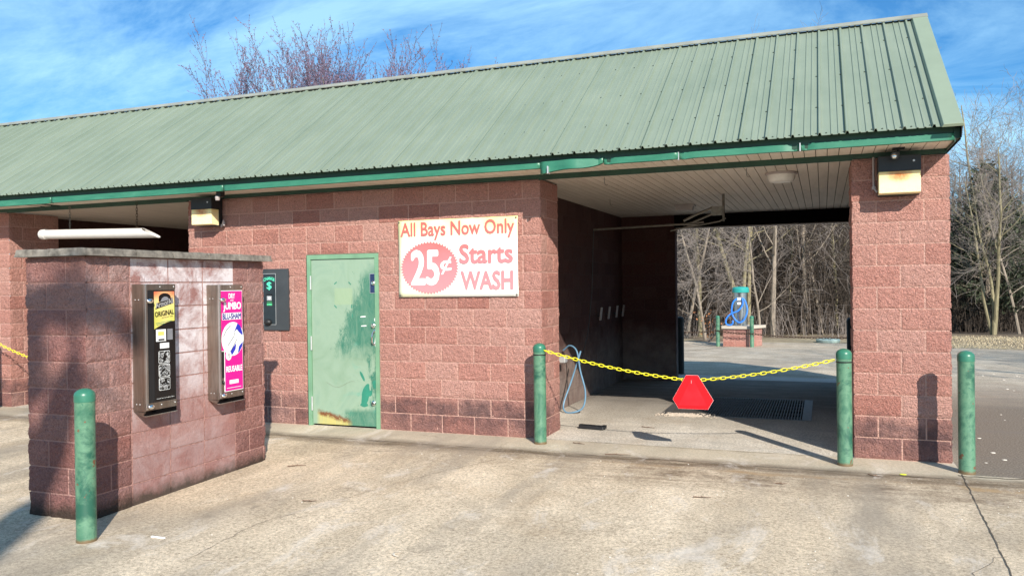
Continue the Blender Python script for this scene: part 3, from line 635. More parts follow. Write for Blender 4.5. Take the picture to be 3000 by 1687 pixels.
for x, z in ((-2.86, 2.82), (-1.552, 2.875), (-.452, 2.88)):
    MB().box(x-.007, x+.003, GY-.060 if x < -2 else GY-.012, GY+.02, z-.004, z+.07).build('gutter_strap', 'silver', bld)
m = MB(); m.box(RXL, .80, GY+.018, GY+.030, 2.90, 3.01); m.build('fascia', 'darkgreen', bld)  # darker than the gutter, the roof edge's shadow put into its colour
m = MB(); m.box(.79, .80, GY, .0, 2.868, 2.985); m.box(.80, .835, GY+.01, .02, 2.90, 2.99); m.build('eave_return', 'darkgreen', bld)
# soffit and ceilings as separate boards
def boards(x0, x1, y0, y1, z, name, mat, w=.1016, miss=()):
    mb = MB(); x = x1
    while x > x0:
        a = max(x0, x-w+.007)
        if not any(c0 < x < c1 for c0, c1 in miss): mb.box(a, x, y0, y1, z, z+.012)
        x -= w
    return mb.build(name, mat, bld)
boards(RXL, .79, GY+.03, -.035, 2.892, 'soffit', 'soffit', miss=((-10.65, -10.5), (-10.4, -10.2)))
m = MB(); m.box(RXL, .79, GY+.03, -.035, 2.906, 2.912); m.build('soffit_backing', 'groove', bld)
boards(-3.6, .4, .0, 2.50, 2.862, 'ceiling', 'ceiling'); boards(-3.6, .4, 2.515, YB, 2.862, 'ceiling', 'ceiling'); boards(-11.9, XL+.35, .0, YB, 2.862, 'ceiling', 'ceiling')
m = MB(); m.box(-12.6, .80, .0, YB+.2, 2.876, 2.886); m.build('ceiling_backing', 'groove', bld)
m = MB(); m.box(RXL, .80, -.040, -.030, 2.846, 2.905); m.box(XC+.01, -.01, -.030, .012, 2.838, 2.861); m.box(-11.36, XL-.01, -.030, .012, 2.838, 2.861); m.box(XC, 0, -.036, -.03, 2.832, 2.85); m.box(-11.38, XL, -.036, -.03, 2.832, 2.85); m.build('beam_trim', 'darkgreen', bld)
m = MB(); m.box(-2.66, .4, YB-.02, YB+.22, 2.655, 2.861); m.build('rear_header', 'void', bld)
m = MB(); m.box(-2.66, .4, YB+.10, YB+.24, 2.635, 2.652); m.build('rear_lit_edge', 'conduit', bld)  # pale strip standing in for the lit outer edge of the header
for x, y in ((-2.45, .08), (-.98, .08), (-3.0, 2.5)):
    z = 2.86 if y > 1 else 2.838; MB().tube([(x, y, z), (x, y, z-.06), (x+.008, y, z-.085), (x+.022, y, z-.092), (x+.034, y, z-.08)], .0035, 5).build('ceiling_hook', 'galv', bld)

# ------------------------------------------------------------------ door (part of the building)
DX0, DX1 = XL+4.5*BL, XL+7*BL
fr = MB(); fr.box(DX0+.004, DX0+.056, -.012, .12, 0, 2.09); fr.box(DX1-.056, DX1-.004, -.012, .12, 0, 2.09); fr.box(DX0+.056, DX1-.056, -.012, .12, 2.034, 2.09)
fr.box(DX0+.056, DX0+.062, .008, .12, 0.01, 2.034); dr = None
door = MB().box(DX0+.060, DX1-.061, .004, .05, .022, 2.030).build('door', 'door', bld, bevel=.002)
tag(door, 'pale green metal door with dark green paint patches and rusty foot')
fr.build('frame', 'doorframe', door, bevel=.002)
MB().box(DX0+.05, DX1-.05, .03, .10, .0, .021).build('threshold', 'void', door)
MB().box(DX0+.02, DX1-.02, .07, .13, .0, 2.06).build('door_gap', 'void', door)
m = MB(); m.box(DX0-.01, DX0+.004, -.004, .01, 0, 2.09); m.build('caulk', 'white', door)
for z in (1.665, .925, .185): MB().tube([(DX0+.058, -.012, z), (DX0+.058, -.012, z+.17)], .010, 10).build('hinge', 'silver', door, True)
FD = FR((0, .004, 0), (1, 0, 0), (0, -1, 0))
pl = plate(FD, -5.318, -5.222, 1.615, 1.85, .0, .005).build('lock_plate', 'silver', door); plate(FD, -5.313, -5.227, 1.62, 1.845, .005, .007).build('lock_face', 'blueplate', door)
def knob(x, z, r=.028):
    m = MB(); m.lathe((x, .0, z), [(.001, -.034), (r*.55, -.034), (r*.6, -.02), (r, -.012), (r, .004)], 20, 'y'); m.build('lock', 'chrome', door, True)
knob(-5.268, 1.735, .025); knob(-5.275, 1.23); knob(-5.285, .305)
m = MB(); m.tube([(-5.262, .0, 1.16), (-5.262, -.035, 1.155), (-5.266, -.05, 1.12), (-5.27, -.05, 1.05), (-5.272, -.035, 1.022), (-5.272, 0, 1.018)], .009, 8); m.ell((-5.262, -.002, 1.165), (.018, .006, .02)); m.ell((-5.272, -.002, 1.012), (.018, .006, .02)); m.build('handle', 'chrome', door, True)
R_ = random.Random(3)
for cx, cz, w, h in ((-5.245, 1.30, .014, .03), (-5.232, 1.235, .012, .05), (-5.24, 1.03, .018, .055)):
    pts = [(cx+w*(1+.5*R_.random())*cos(a), cz+h*(1+.5*R_.random())*sin(a)) for a in [2*pi*i/11 for i in range(11)]]; poly(FD, pts, .0, .0015).build('paint_chip', 'white', door)
for x0, z0, ln in ((-5.46, 1.335, .075), (-5.45, 1.225, .075)): poly(FD, [(x0, z0), (x0+.02, z0+.006), (x0+ln, z0+.008), (x0+ln, z0-.004), (x0+.01, z0-.008)], 0, .0015).build('paint_chip', 'white', door)
for (x, z, a) in ((-5.80, 1.742, .6), (-5.60, 1.737, -.8), (-5.805, 1.457, -.8), (-5.577, 1.46, 1.4), (-5.57, 1.35, 1.5)):
    c, s = cos(a), sin(a); b = poly(FD, [(x+u*c-v*s, z+u*s+v*c) for u, v in ((-.024, -.007), (.024, -.006), (.022, .007), (-.022, .006))], 0, .0012); b.build('paint_mark', 'doordark', door)
for cx, cz, w, h, t in ((-5.40, .40, .045, .13, .25), (-5.25, .53, .05, .05, 0), (-5.44, .62, .015, .06, -.5), (-5.33, .42, .02, .035, .3), (-5.42, .28, .05, .025, 0)):
    pts = []
    for i in range(16): a = 2*pi*i/16; k = 1+.18*R_.random(); u, v = w*k*cos(a), h*k*sin(a); pts.append((cx+u*cos(t)+v*sin(t), cz-u*sin(t)+v*cos(t)))
    poly(FD, pts, 0, .0008+.0002*R_.random()).build('paint_patch', 'doordark', door)
m = MB(); pts = [(-5.95+.045*i, -.002, .535-.06*sin(i*.55)*(i/9)**.3-.004*i) for i in range(10)]; m.tube(pts, .0007, 4); m.build('scratch', 'debris', door)

# ------------------------------------------------------------------ banner
FB = FR((-4.905, -.038, 1.567), (1, 0, 0), (0, -1, 0)); BW, BH = 1.497, .887
ban = thing('banner', (-4.15, -.04, 1.567), 'faded white and yellow banner with red lettering fixed to the wall beside the door', 'banner')
m = MB(); NX, NZ = 24, 14
for j in range(NZ+1):
    for i in range(NX+1):
        s, t = i/NX, j/NZ; e = min(s, 1-s, t, 1-t); m.v.append(tuple(FB(s*BW+(.006*sin(t*pi) if i == 0 else 0)-(.006*sin(t*pi) if i == NX else 0), t*BH, .003*noise.noise(Vector((s*5, t*4, 0)))*(e > .02)+.0)))
for j in range(NZ):
    for i in range(NX): q = j*(NX+1)+i; m.f.append((q, q+1, q+NX+2, q+NX+1))
cl_ = m.build('cloth', 'banner', ban, True); s = cl_.modifiers.new('t', 'SOLIDIFY'); s.thickness = .003; s.offset = 1
NB = .0085
text('lettering', 'All Bays Now Only', 'bannerred', ban, FB, .035, .650, 1.425, .215, bold=.030, n=NB)
text('lettering', 'Starts', 'bannerred', ban, FB, .785, .370, .655, .225, bold=.062, n=NB)
text('lettering', 'WASH', 'bannerred', ban, FB, .80, .075, .64, .215, bold=.06, n=NB)
pts = []; NS = 56
for i in range(NS*2): a = pi*i/NS; r = 1 if i % 2 else .925; pts.append((.405+.372*r*cos(a), .335+.305*r*sin(a)))
poly(FB, pts, .0045, .0065).build('star_seal', 'bannerred', ban)
text('numeral', '25', 'white', ban, FB, .165, .13, .37, .415, bold=.055, n=NB); text('cent_sign', '\u00a2', 'white', ban, FB, .545, .255, .145, .20, bold=.03, n=NB)
for s, t in ((.015, .87), (1.48, .87), (.02, .018), (1.48, .018)): MB().lathe(tuple(FB(s, t, .006)), [(.011, .0), (.011, -.004), (.005, -.005), (.004, .002)], 12, 'y').build('grommet', 'galv', ban)

# ------------------------------------------------------------------ change machine
FC = FR((-6.87, -.030, 1.165), (1, 0, 0), (0, -1, 0))
ch = thing('change_machine', (-6.665, -.03, 1.165), 'charcoal change machine panel set in the block wall left of the green door', 'change machine')
plate(FC, 0, .41, 0, .765, -.03, .006).build('face_plate', 'charcoal', ch, bevel=.002)
plate(FC, .030, .222, .068, .708, .006, .008).build('border', 'silver', ch); plate(FC, .035, .217, .073, .703, .008, .0095).build('inset', 'inset', ch)
text('lettering', 'CHANGE', 'mint', ch, FC, .043, .605, .166, .042, bold=.045, arc=.022, n=.0115)
text('dollar_sign', '$', 'mint', ch, FC, .088, .50, .075, .105, bold=.035, n=.0115)
plate(FC, .085, .165, .435, .452, .008, .022).build('slot_hood', 'black', ch); plate(FC, .090, .160, .372, .428, .008, .013).build('bill_slot', 'silver', ch)
FCc = FC(.127, .40, 0); MB().lathe((FCc.x, FCc.y-.013, FCc.z), [(.018, 0), (.016, -.004), (.008, -.006)], 16, 'y').build('dial', 'white', ch)
plate(FC, .088, .165, .352, .358, .0095, .0105).build('stripe', 'greenprint', ch); plate(FC, .086, .166, .308, .338, .0095, .0105).build('label_strip', 'greenprint', ch); text('lettering', 'COINS', 'mint', ch, FC, .095, .313, .062, .02, bold=.02, n=.012)
plate(FC, .135, .20, .672, .682, .0095, .0105).build('maker_strip', 'charcoal', ch)
c = FC(.105, .10, .02); m = MB(); m.ell((c.x, c.y, c.z), (.056, .038, .04), 14, 8); m.build('coin_cup', 'black', ch, True)

# ------------------------------------------------------------------ island with vending machines
IX0, IX1, IY0, IY1, IZ = -6.09, -5.48, -3.83, -1.78, -.078
isl = thing('vending_island', ((IX0+IX1)/2, (IY0+IY1)/2, IZ), 'free-standing block wall with a rough grey cap that carries two vending machines', 'block wall')
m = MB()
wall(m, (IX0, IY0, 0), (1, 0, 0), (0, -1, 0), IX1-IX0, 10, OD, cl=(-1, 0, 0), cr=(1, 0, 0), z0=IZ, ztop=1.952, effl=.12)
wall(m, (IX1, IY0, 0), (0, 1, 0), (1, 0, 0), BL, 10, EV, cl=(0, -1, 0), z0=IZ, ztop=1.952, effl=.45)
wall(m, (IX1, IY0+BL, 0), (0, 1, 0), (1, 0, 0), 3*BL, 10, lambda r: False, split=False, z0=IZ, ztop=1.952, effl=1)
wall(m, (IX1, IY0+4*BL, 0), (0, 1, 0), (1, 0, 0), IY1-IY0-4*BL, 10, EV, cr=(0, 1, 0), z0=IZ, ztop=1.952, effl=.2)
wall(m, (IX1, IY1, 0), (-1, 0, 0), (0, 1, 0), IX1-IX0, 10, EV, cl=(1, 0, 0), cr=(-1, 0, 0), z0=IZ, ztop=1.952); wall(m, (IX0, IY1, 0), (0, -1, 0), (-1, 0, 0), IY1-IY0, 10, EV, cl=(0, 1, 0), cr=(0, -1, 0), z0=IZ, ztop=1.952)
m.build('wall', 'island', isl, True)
def capstones():
    mb = MB()
    def slab(x0, x1, y0, y1, z0, z1, sd):
        n = 10; k0 = len(mb.v); per = []
        for i in range(n): per.append((x0+(x1-x0)*i/n, y0))
        for i in range(n): per.append((x1, y0+(y1-y0)*i/n))
        for i in range(n): per.append((x1-(x1-x0)*i/n, y1))
        for i in range(n): per.append((x0, y1-(y1-y0)*i/n))
        for z, a in ((z0, 0), (z0+.02, .004), (z1-.015, .006), (z1, .012)):
            for (x, y) in per:
                q = noise.noise(Vector((x*14+sd, y*14, z*60)))*.009; q2 = noise.noise(Vector((x*9, y*9+sd, 3)))*.005 if z == z1 else 0
                cx, cy = (x0+x1)/2, (y0+y1)/2; mb.v.append((x+(q-a)*(1 if x > cx else -1)*(abs(x-cx) > abs(x1-x0)*.45), y+(q-a)*(1 if y > cy else -1)*(abs(y-cy) > abs(y1-y0)*.45), z+q2))
        P4 = len(per)
        for r in range(3):
            for i in range(P4): mb.f.append((k0+r*P4+i, k0+r*P4+(i+1) % P4, k0+(r+1)*P4+(i+1) % P4, k0+(r+1)*P4+i))
        mb.f.append(tuple(k0+i for i in range(P4))[::-1]); mb.f.append(tuple(k0+3*P4+i for i in range(P4)))
    ys = [IY0-.075, -3.42, -3.02, -2.60, -2.20, IY1+.06]; xa = [IX0-.055, -5.78, IX1+.085]
    for j in range(5):
        for i in range(2): slab(xa[i]+(.003 if i else 0), xa[i+1], ys[j]+(.004 if j else 0), ys[j+1], 1.955, 2.012, j*3+i)
    return mb
capstones().build('cap', 'capstone', isl, True)

def machine(y0, y1, z0, z1, label, name='vending_machine'):
    D = .125; x = IX1+.006; F = FR((x+D, y0, z0), (0, 1, 0), (1, 0, 0)); w, h = y1-y0, z1-z0
    t = thing(name, (x, (y0+y1)/2, z0), label, 'vending machine', 'steel vending machines on the block wall')
    MB().box(x-.004, x+D, y0, y1, z0+.035, z1).build('cabinet', 'steel', t, bevel=.003)
    b = MB(); b.hexa([(x, y0, z0+.034), (x+D-.03, y0, z0), (x+D-.03, y1, z0), (x, y1, z0+.034), (x, y0, z0+.036), (x+D, y0, z0+.03), (x+D, y1, z0+.03), (x, y1, z0+.036)]); b.build('tray', 'steel', t)
    plate(F, .01, w-.004, .004, .040, -.03, .004).build('dispensing_slot', 'void', t); plate(F, 0, w, -.002, .004, -.02, .012).build('slot_lip', 'steel_edge', t)
    plate(F, 0, .022, .05, h, .0, .018).build('door_hinge', 'steel_edge', t, bevel=.003); plate(F, .024, .028, .05, h, .0, .005).build('door_edge', 'white', t)
    plate(F, .022, w, h-.045, h-.002, .0, .004).build('top_rail', 'steel', t); plate(F, .0, w, .042, .10, .0, .006).build('bottom_rail', 'steel', t)
    S = FR((x, y0, z0), (1, 0, 0), (0, -1, 0)); plate(S, .004, D-.012, h-.13, h-.008, 0, .003).build('side_strap', 'steel', t); plate(S, .004, D-.012, .045, .14, 0, .003).build('side_strap', 'steel', t)
    for s_, t_ in ((.04, h-.125), (.075, h-.125), (.04, .095), (.075, .095)): MB().ell(tuple(S(s_, t_, .004)), (.005, .004, .005), 8, 6).build('rivet', 'silver', t, True)
    for s_, t_ in ((w*.5, h-.022), (w-.02, h-.022), (w*.5, .075), (w-.02, .075)): MB().ell(tuple(F(s_, t_, .006)), (.004, .006, .006), 8, 6).build('rivet', 'silver', t, True)
    for tt in (h-.135, .075): 
        c = F(.03, tt, .035); m = MB(); m.ell(tuple(c), (.018, .034, .020), 14, 8); m.tube([tuple(F(.025, tt, 0)), tuple(c)], .009, 8); m.build('lock_knob', 'chrome', t, True)
    return t, F, w, h
t, F, w, h = machine(-3.405, -3.07, .675, 1.735, 'steel vending machine with a black panel and an orange and yellow picture, nearest the camera')
plate(F, .030, w-.006, .10, h-.05, .0, .004).build('front_panel', 'black', t)
plate(F, .098, .322, .105, h-.055, .004, .006).build('art_panel', 'panelblack', t)
pts = [(.101, .695)]+[(.101+.218*i/8, .695+.06*sin(pi/2*i/8)) for i in range(1, 9)]+[(.319, 1.0), (.101, 1.0)]
poly(F, pts, .006, .0072).build('picture', 'grad', t)
poly(F, [(.112, .855), (.302, .90), (.30, .95), (.135, .905)], .0073, .0082).build('badge', 'panelblack', t)
poly(F, [(.15, .915)]+[(.215+.068*cos(a), .915+.042*sin(a)+(.03 if 0 < a < pi else 0)) for a in [pi-.3-i*(pi-.3)/8 for i in range(9)]], .0073, .0081).build('badge_arch', 'panelblack', t)
poly(F, [(.165, .915), (.185, .945), (.21, .958), (.24, .955), (.262, .935), (.25, .928), (.2, .92)], .0081, .0086).build('badge_shape', 'greyprint', t)
text('lettering', 'ArmorAll', 'silver', t, F, .118, .862, .195, .046, bold=.05, rot=.21, n=.009)
text('lettering', 'ORIGINAL', 'panelblack', t, F, .108, .79, .205, .044, bold=.05, rot=.10, n=.009)
text('lettering', 'PROTECTANT WIPES', 'panelblack', t, F, .18, .778, .12, .010, rot=.10, n=.009)
m = MB()
for s_, t_, ln in ((.118, .738, .17), (.125, .726, .085)):
    b = poly(F, [(s_, t_), (s_+ln, t_+ln*.1), (s_+ln, t_+ln*.1+.004), (s_, t_+.004)], .0073, .008); m.add(b.v, b.f)
m.build('fine_print', 'doordark', t)
plate(F, .118, .222, .592, .69, .006, .0075).build('sticker', 'white', t); plate(F, .138, .202, .64, .672, .0075, .0082).build('sticker_picture', 'grad', t); plate(F, .14, .205, .598, .612, .0075, .0082).build('sticker_print', 'panelblack', t)
plate(F, .238, .296, .60, .69, .006, .0075).build('coin_plate', 'greyprint', t); plate(F, .158, .255, .533, .577, .006, .0075).build('price_label', 'white', t)
for z in (.41, .30, .19): 
    b = MB(); rr = .012; pts = []
    for cx, cy, a0 in ((.262-rr, z+.102-rr, 0), (.142+rr, z+.102-rr, pi/2), (.142+rr, z+rr, pi), (.262-rr, z+rr, 1.5*pi)):
        for i in range(5): pts.append((cx+rr*cos(a0+i*pi/8), cy+rr*sin(a0+i*pi/8)))
    poly(F, pts, .006, .0068).build('photo_border', 'white', t); cx0, cy0 = .202, z+.051; poly(F, [((a-cx0)*.95+cx0, (b_-cy0)*.94+cy0) for a, b_ in pts], .0068, .0076).build('photo', 'photo', t)
text('lettering', 'Changer Reverse Complete Safety', 'white', t, F, .115, .122, .19, .009, n=.0075)

t, F, w, h = machine(-2.56, -2.23, .655, 1.727, 'steel vending machine with a tall magenta poster, farther from the camera')
poly(F, [(.075, .10), (.322, .10), (.322, h-.052), (.030, h-.052), (.030, .47), (.075, .47)], .0, .0045).build('poster_edge', 'white', t)
poly(F, [(.080, .106), (.317, .106), (.317, h-.058), (.035, h-.058), (.035, .476), (.080, .476)], .0045, .006).build('poster', 'pink', t)
text('lettering', 'DRY', 'white', t, F, .135, .945, .085, .048, bold=.05, n=.0075); text('lettering', 'with', 'white', t, F, .155, .922, .045, .016, bold=.03, n=.0075)
text('lettering', 'JUMBO', 'white', t, F, .062, .825, .24, .088, bold=.06, n=.0075)
plate(F, .048, .305, .752, .815, .006, .0068).build('name_band', 'white', t); text('lettering', 'BLU-SHAM', 'navy', t, F, .052, .756, .248, .056, bold=.06, n=.0082)
poly(F, [(.185+.148*cos(a), .575+.155*sin(a)) for a in [2*pi*i/40 for i in range(40)]], .006, .0072).build('picture_disc', 'white', t)
for pts in ([(.205, .64), (.25, .715), (.29, .69), (.318, .62), (.315, .60), (.27, .63), (.24, .66)], [(.29, .52), (.322, .54), (.31, .50), (.275, .455), (.25, .44), (.265, .50)], [(.12, .44), (.19, .50), (.23, .535), (.22, .48), (.18, .435), (.15, .425)]): poly(F, pts, .0072, .008).build('picture_shape', 'blueprint', t)
m = MB()
for a, b in (((.06, .60), (.10, .66)), ((.10, .66), (.155, .70)), ((.12, .52), (.20, .60)), ((.20, .60), (.22, .66)), ((.15, .46), (.24, .57))): m.tube([tuple(F(a[0], a[1], .008)), tuple(F(b[0], b[1], .008))], .0025, 4)
m.build('picture_line', 'panelblack', t)
poly(F, [(.125+.038*cos(a), .425+.042*sin(a)) for a in [2*pi*i/24 for i in range(24)]], .008, .009).build('price_disc', 'white', t); text('lettering', '75', 'panelblack', t, F, .108, .410, .034, .03, n=.0105)
text('lettering', 'REUSABLE', 'white', t, F, .092, .275, .215, .055, bold=.05, n=.0075)
plate(F, .135, .255, .165, .20, .006, .007).build('print_box', 'white', t); plate(F, .10, .29, .128, .132, .006, .007).build('print_line', 'white', t)
plate(F, .032, .072, .23, .46, .0, .003).build('coin_strip', 'black', t)
c = F(.05, .19, .01); m = MB(); m.ell(tuple(c), (.012, .012, .018)); m.build('coin_button', 'black', t, True)

# ------------------------------------------------------------------ wall pack lights
def wallpack(x0, x1, z0, z1, label, con):
    D = .20; t = thing('wall_light', ((x0+x1)/2, -.035, z0), label, 'wall light', 'box lights at the top of the wall'); zm = z0+(z1-z0)*.595
    MB().box(x0, x1, -.035-D, -.03, zm, z1).build('housing', 'black', t, bevel=.004); MB().box(x0+.006, x1-.006, -.035-D*.55, -.03, z0-.003, zm).build('back_box', 'black', t)
    b = MB(); b.hexa([(x0+.004, -.035-D+.004, z0+.012), (x1-.004, -.035-D+.004, z0+.012), (x1-.004, -.035-D*.3, z0), (x0+.004, -.035-D*.3, z0), (x0+.004, -.035-D+.002, zm), (x1-.004, -.035-D+.002, zm), (x1-.004, -.035-D*.3, zm), (x0+.004, -.035-D*.3, zm)])
    b.build('lens', 'lens', t, bevel=.006)
    m = MB(); m.lathe((x1-.06, -.036-D, z1-.055), [(.010, 0), (.010, -.004), (.006, -.006)], 12, 'y'); m.build('screw', 'silver', t)
    if con:
        m = MB(); m.tube([(x0-.03, -.045, 2.85), (x0-.03, -.045, z0+.11), (x0-.025, -.05, z0+.08), (x0, -.06, z0+.04)], .010, 8); m.box(x0-.045, x0-.015, -.06, -.03, z0+.07, z0+.10); m.build('conduit', 'conduit', t)
    else:
        m = MB(); m.lathe((x1+.03, -.05, z0+.0), [(.02, 0), (.02, .05), (.012, .055), (.012, .07)], 10); m.lathe((x1+.005, -.06, z0-.02), [(.012, 0), (.012, .04)], 10); m.build('conduit', 'conduit', t)
    return t
wallpack(.212, .567, 2.476, 2.828, 'yellowed box light high on the sunlit right pillar', True)
wallpack(-7.79, -7.462, 2.497, 2.842, 'yellowed box light at the left end of the centre wall', False)
sc = thing('security_camera', (.36, -.26, 2.80), 'small dark dome camera hanging from the soffit above the right light', 'camera')
m = MB(); m.box(.33, .43, -.30, -.22, 2.880, 2.892); m.tube([(.385, -.26, 2.885), (.38, -.26, 2.84)], .010, 8); m.build('bracket', 'black', sc)
m = MB(); m.tube([(.36, -.24, 2.840), (.35, -.30, 2.822), (.34, -.345, 2.808)], [.03, .036, .032], 14); m.build('body', 'charcoal', sc, True); MB().ell((.338, -.352, 2.806), (.022, .012, .022)).build('lens', 'chrome', sc, True)
sc2 = thing('security_camera', (-7.16, -.40, 2.80), 'tiny black camera under the gutter above the change machine', 'camera')
MB().box(-7.20, -7.13, -.45, -.37, 2.815, 2.89).build('body', 'black', sc2, bevel=.006); MB().lathe((-7.165, -.46, 2.80), [(.025, -.03), (.03, 0), (.028, .02)], 12).build('lens', 'conduit', sc2)

# ------------------------------------------------------------------ ceiling light and boom in the bay
cl = thing('ceiling_light', (-.69, .80, 2.78), 'round white ceiling light near the front of the right bay', 'ceiling light')
MB().lathe((-.68, .78, 2.835), [(.15, 0), (.165, .006), (.165, .026)], 28).build('base', 'conduit', cl)
MB().lathe((-.68, .78, 2.755), [(.01, 0), (.09, .002), (.125, .014), (.142, .04), (.148, .08)], 28).build('lens', 'glass', cl, True)
bm_ = thing('wash_boom', (-1.49, 2.6, 2.50), 'ceiling mounted hose boom with a long arm reaching to the left wall', 'boom')
m = MB(); m.tube([(-1.49, 2.6, 2.86), (-1.49, 2.6, 2.50)], .016, 8); m.build('post', 'galv', bm_)
m = MB(); m.box(-1.65, -1.478, 2.592, 2.608, 2.58, 2.70); m.build('bracket', 'galv', bm_)
m = MB(); m.tube([(-1.64, 2.6, 2.68), (-1.86, 2.62, 2.60), (-2.02, 2.64, 2.53)], .018, 6); m.tube([(-1.64, 2.6, 2.60), (-1.90, 2.62, 2.50), (-2.02, 2.64, 2.475)], .014, 6); m.build('brace', 'galv', bm_)
m = MB(); m.tube([(-1.75, 2.62, 2.50), (-1.95, 2.64, 2.485), (-2.6, 2.72, 2.475), (-3.32, 2.80, 2.465)], .014, 8); m.build('arm', 'galv', bm_)
m = MB(); m.tube([(-3.32, 2.80, 2.47), (-3.335, 2.81, 2.2), (-3.36, 2.82, 1.6), (-3.42, 2.80, 1.0), (-3.50, 2.65, .55)], .006, 6); m.build('hose', 'black', bm_, True)
m = MB(); m.tube([(-1.46, 2.6, 2.54), (-1.55, 2.6, 2.50), (-1.75, 2.62, 2.47), (-2.0, 2.64, 2.44), (-2.2, 2.66, 2.40)], .010, 6); m.ell((-1.9, 2.63, 2.47), (.09, .03, .022)); m.build('swivel', 'galv', bm_, True)
cl2 = thing('ceiling_light', (-2.2, 3.9, 2.8), 'unlit square ceiling light behind the boom in the right bay', 'ceiling light')
m = MB(); m.box(-2.35, -2.05, 3.8, 4.02, 2.84, 2.862); m.build('base', 'conduit', cl2); m = MB(); m.hexa([(-2.31, 3.84, 2.78), (-2.09, 3.84, 2.78), (-2.09, 3.98, 2.78), (-2.31, 3.98, 2.78), (-2.33, 3.82, 2.84), (-2.07, 3.82, 2.84), (-2.07, 4.0, 2.84), (-2.33, 4.0, 2.84)]); m.build('lens', 'conduit', cl2)
for i, y in enumerate((3.98, 4.5, 5.03, 5.5)):
    t = thing('mat_clamp', (-3.58, y, 1.12), ['nearest of the four grey mat clamps on the dark bay wall', 'second of the four mat clamps on the dark bay wall', 'third of the four mat clamps on the dark bay wall', 'farthest of the four mat clamps on the dark bay wall'][i], 'clamp', 'mat clamps in a row on the bay wall')
    MB().hexa([(-3.56, y-.03, 1.12), (-3.54, y-.03, 1.12), (-3.54, y+.03, 1.12), (-3.56, y+.03, 1.12), (-3.535, y-.03, 1.32), (-3.515, y-.03, 1.32), (-3.515, y+.03, 1.32), (-3.535, y+.03, 1.32)]).build('jaw', 'conduit', t)
    MB().box(-3.592, -3.545, y-.012, y+.012, 1.18, 1.20).build('bracket', 'blackpost', t)

# ------------------------------------------------------------------ pvc tube hung in the left bay
pt = thing('hanging_pipe', (-9.5, -.10, 2.42), 'white plastic pipe with a scooped end hanging on two chains in the left bay', 'pipe')
m = MB(); n = 24; x0, x1 = -10.56, -8.46; r = .066; base = 0
for (r_, cut_) in ((r, 1), (r-.005, 1)):
    for x_ in (x0, 1):
        for k in range(n):
            a = 2*pi*k/n; xx = x0 if x_ == x0 else (x1-.26+.26*max(0, min(1, .5-.62*sin(a)))); m.v.append((xx, -.10+r_*cos(a), 2.49-.024*(xx-x0)+r_*sin(a)))
for k in range(n):
    j = (k+1) % n; m.f += [(k, j, n+j, n+k), (2*n+k, 3*n+k, 3*n+j, 2*n+j), (n+k, n+j, 3*n+j, 3*n+k)]
m.build('tube', 'pvc', pt, True)
m = MB(); m.lathe((x0-.03, -.10, 2.49), [(.045, -.012), (.068, .0), (.074, .02), (.074, .09), (.067, .092)], 24, 'x'); m.build('end_cap', 'pvc', pt, True)
def link(mb, c, ax, up, L_=.03, W_=.018, r=.004, n=12, s=5):
    ax, up = Vector(ax).normalized(), Vector(up); up = (up-ax*up.dot(ax)).normalized(); pts = []
    for i in range(n):
        a = 2*pi*i/n; x = cos(a)*L_/2; pts.append(Vector(c)+ax*(x+(.25*L_ if cos(a) > 0 else -.25*L_)*(abs(cos(a)) > .1))+up*(sin(a)*W_/2))
    mb.tube(pts, r, s, closed=True)
def chain(pts, pitch, L_, W_, r, seed=0):
    pts = [Vector(p) for p in pts]; mb = MB(); d = [0]
    for a, b in zip(pts[:-1], pts[1:]): d.append(d[-1]+(b-a).length)
    k = 0; s = pitch*.5
    while s < d[-1]:
        i = max(j for j in range(len(d)) if d[j] <= s); i = min(i, len(pts)-2); f = (s-d[i])/(d[i+1]-d[i]); p = pts[i].lerp(pts[i+1], f); t = (pts[i+1]-pts[i]).normalized()
        side = t.cross(Vector((0, 0, 1))); side = side.normalized() if side.length > .1 else Vector((1, 0, 0)); w = side.cross(t)
        ang = .5+(pi/2 if k % 2 else 0)+.15*sin(k*1.7+seed); link(mb, p, t, side*cos(ang)+w*sin(ang), L_, W_, r); s += pitch; k += 1
    return mb
chain([(-10.06, -.09, 2.86), (-10.05, -.10, 2.55)], .038, .032, .022, .0035).build('chain', 'galv', pt)
chain([(-8.84, -.09, 2.86), (-8.83, -.10, 2.52)], .038, .032, .022, .0035).build('chain', 'rustchain', pt)

# ------------------------------------------------------------------ bollards
def bollard(x, y, label, band_=False, mat='bollard', cap='bolcap', r=.066, H=1.07, z=None, group='green steel bollards guarding the walls'):
    z = gz(y) if z is None else z; t = thing('bollard', (x, y, z), label, 'bollard', group)
    MB().lathe((x, y, z), [(r+.002, 0), (r+.002, .012), (r, .02), (r, H-.085)], 32).build('post', mat, t, True)
    prof = [(r+.003, H-.092), (r+.003, H-.05)]+[((r+.003)*cos(a), H-.05+.05*sin(a)) for a in [i*pi/2/6 for i in range(1, 6)]]+[(.002, H)]
    MB().lathe((x, y, z), prof, 32).build('cap', cap, t, True)
    if band_: MB().lathe((x, y, z), [(r+.001, H-.128), (r+.005, H-.126), (r+.005, H-.118), (r+.001, H-.116)], 32).build('band', 'black', t)
    return t
bollard(-5.10, -4.185, 'pale green chipped bollard in front of the vending island, the nearest one')
bollard(-3.10, -.25, 'green bollard with a black band at the right corner of the wall with the banner', True)
bollard(-.10, -.36, 'green bollard with a black band at the left side of the sunlit pillar', True)
bollard(.885, -.375, 'green bollard at the far right beside the sunlit pillar')
bollard(-11.42, -.32, 'bollard at the left frame edge in front of the left pillar', True)
bollard(-2.76, 6.75, 'dark bollard in shade behind the rear opening of the bay, left side', mat='blackpost', cap='blackpost', z=0, group='dark bollards behind the bay')
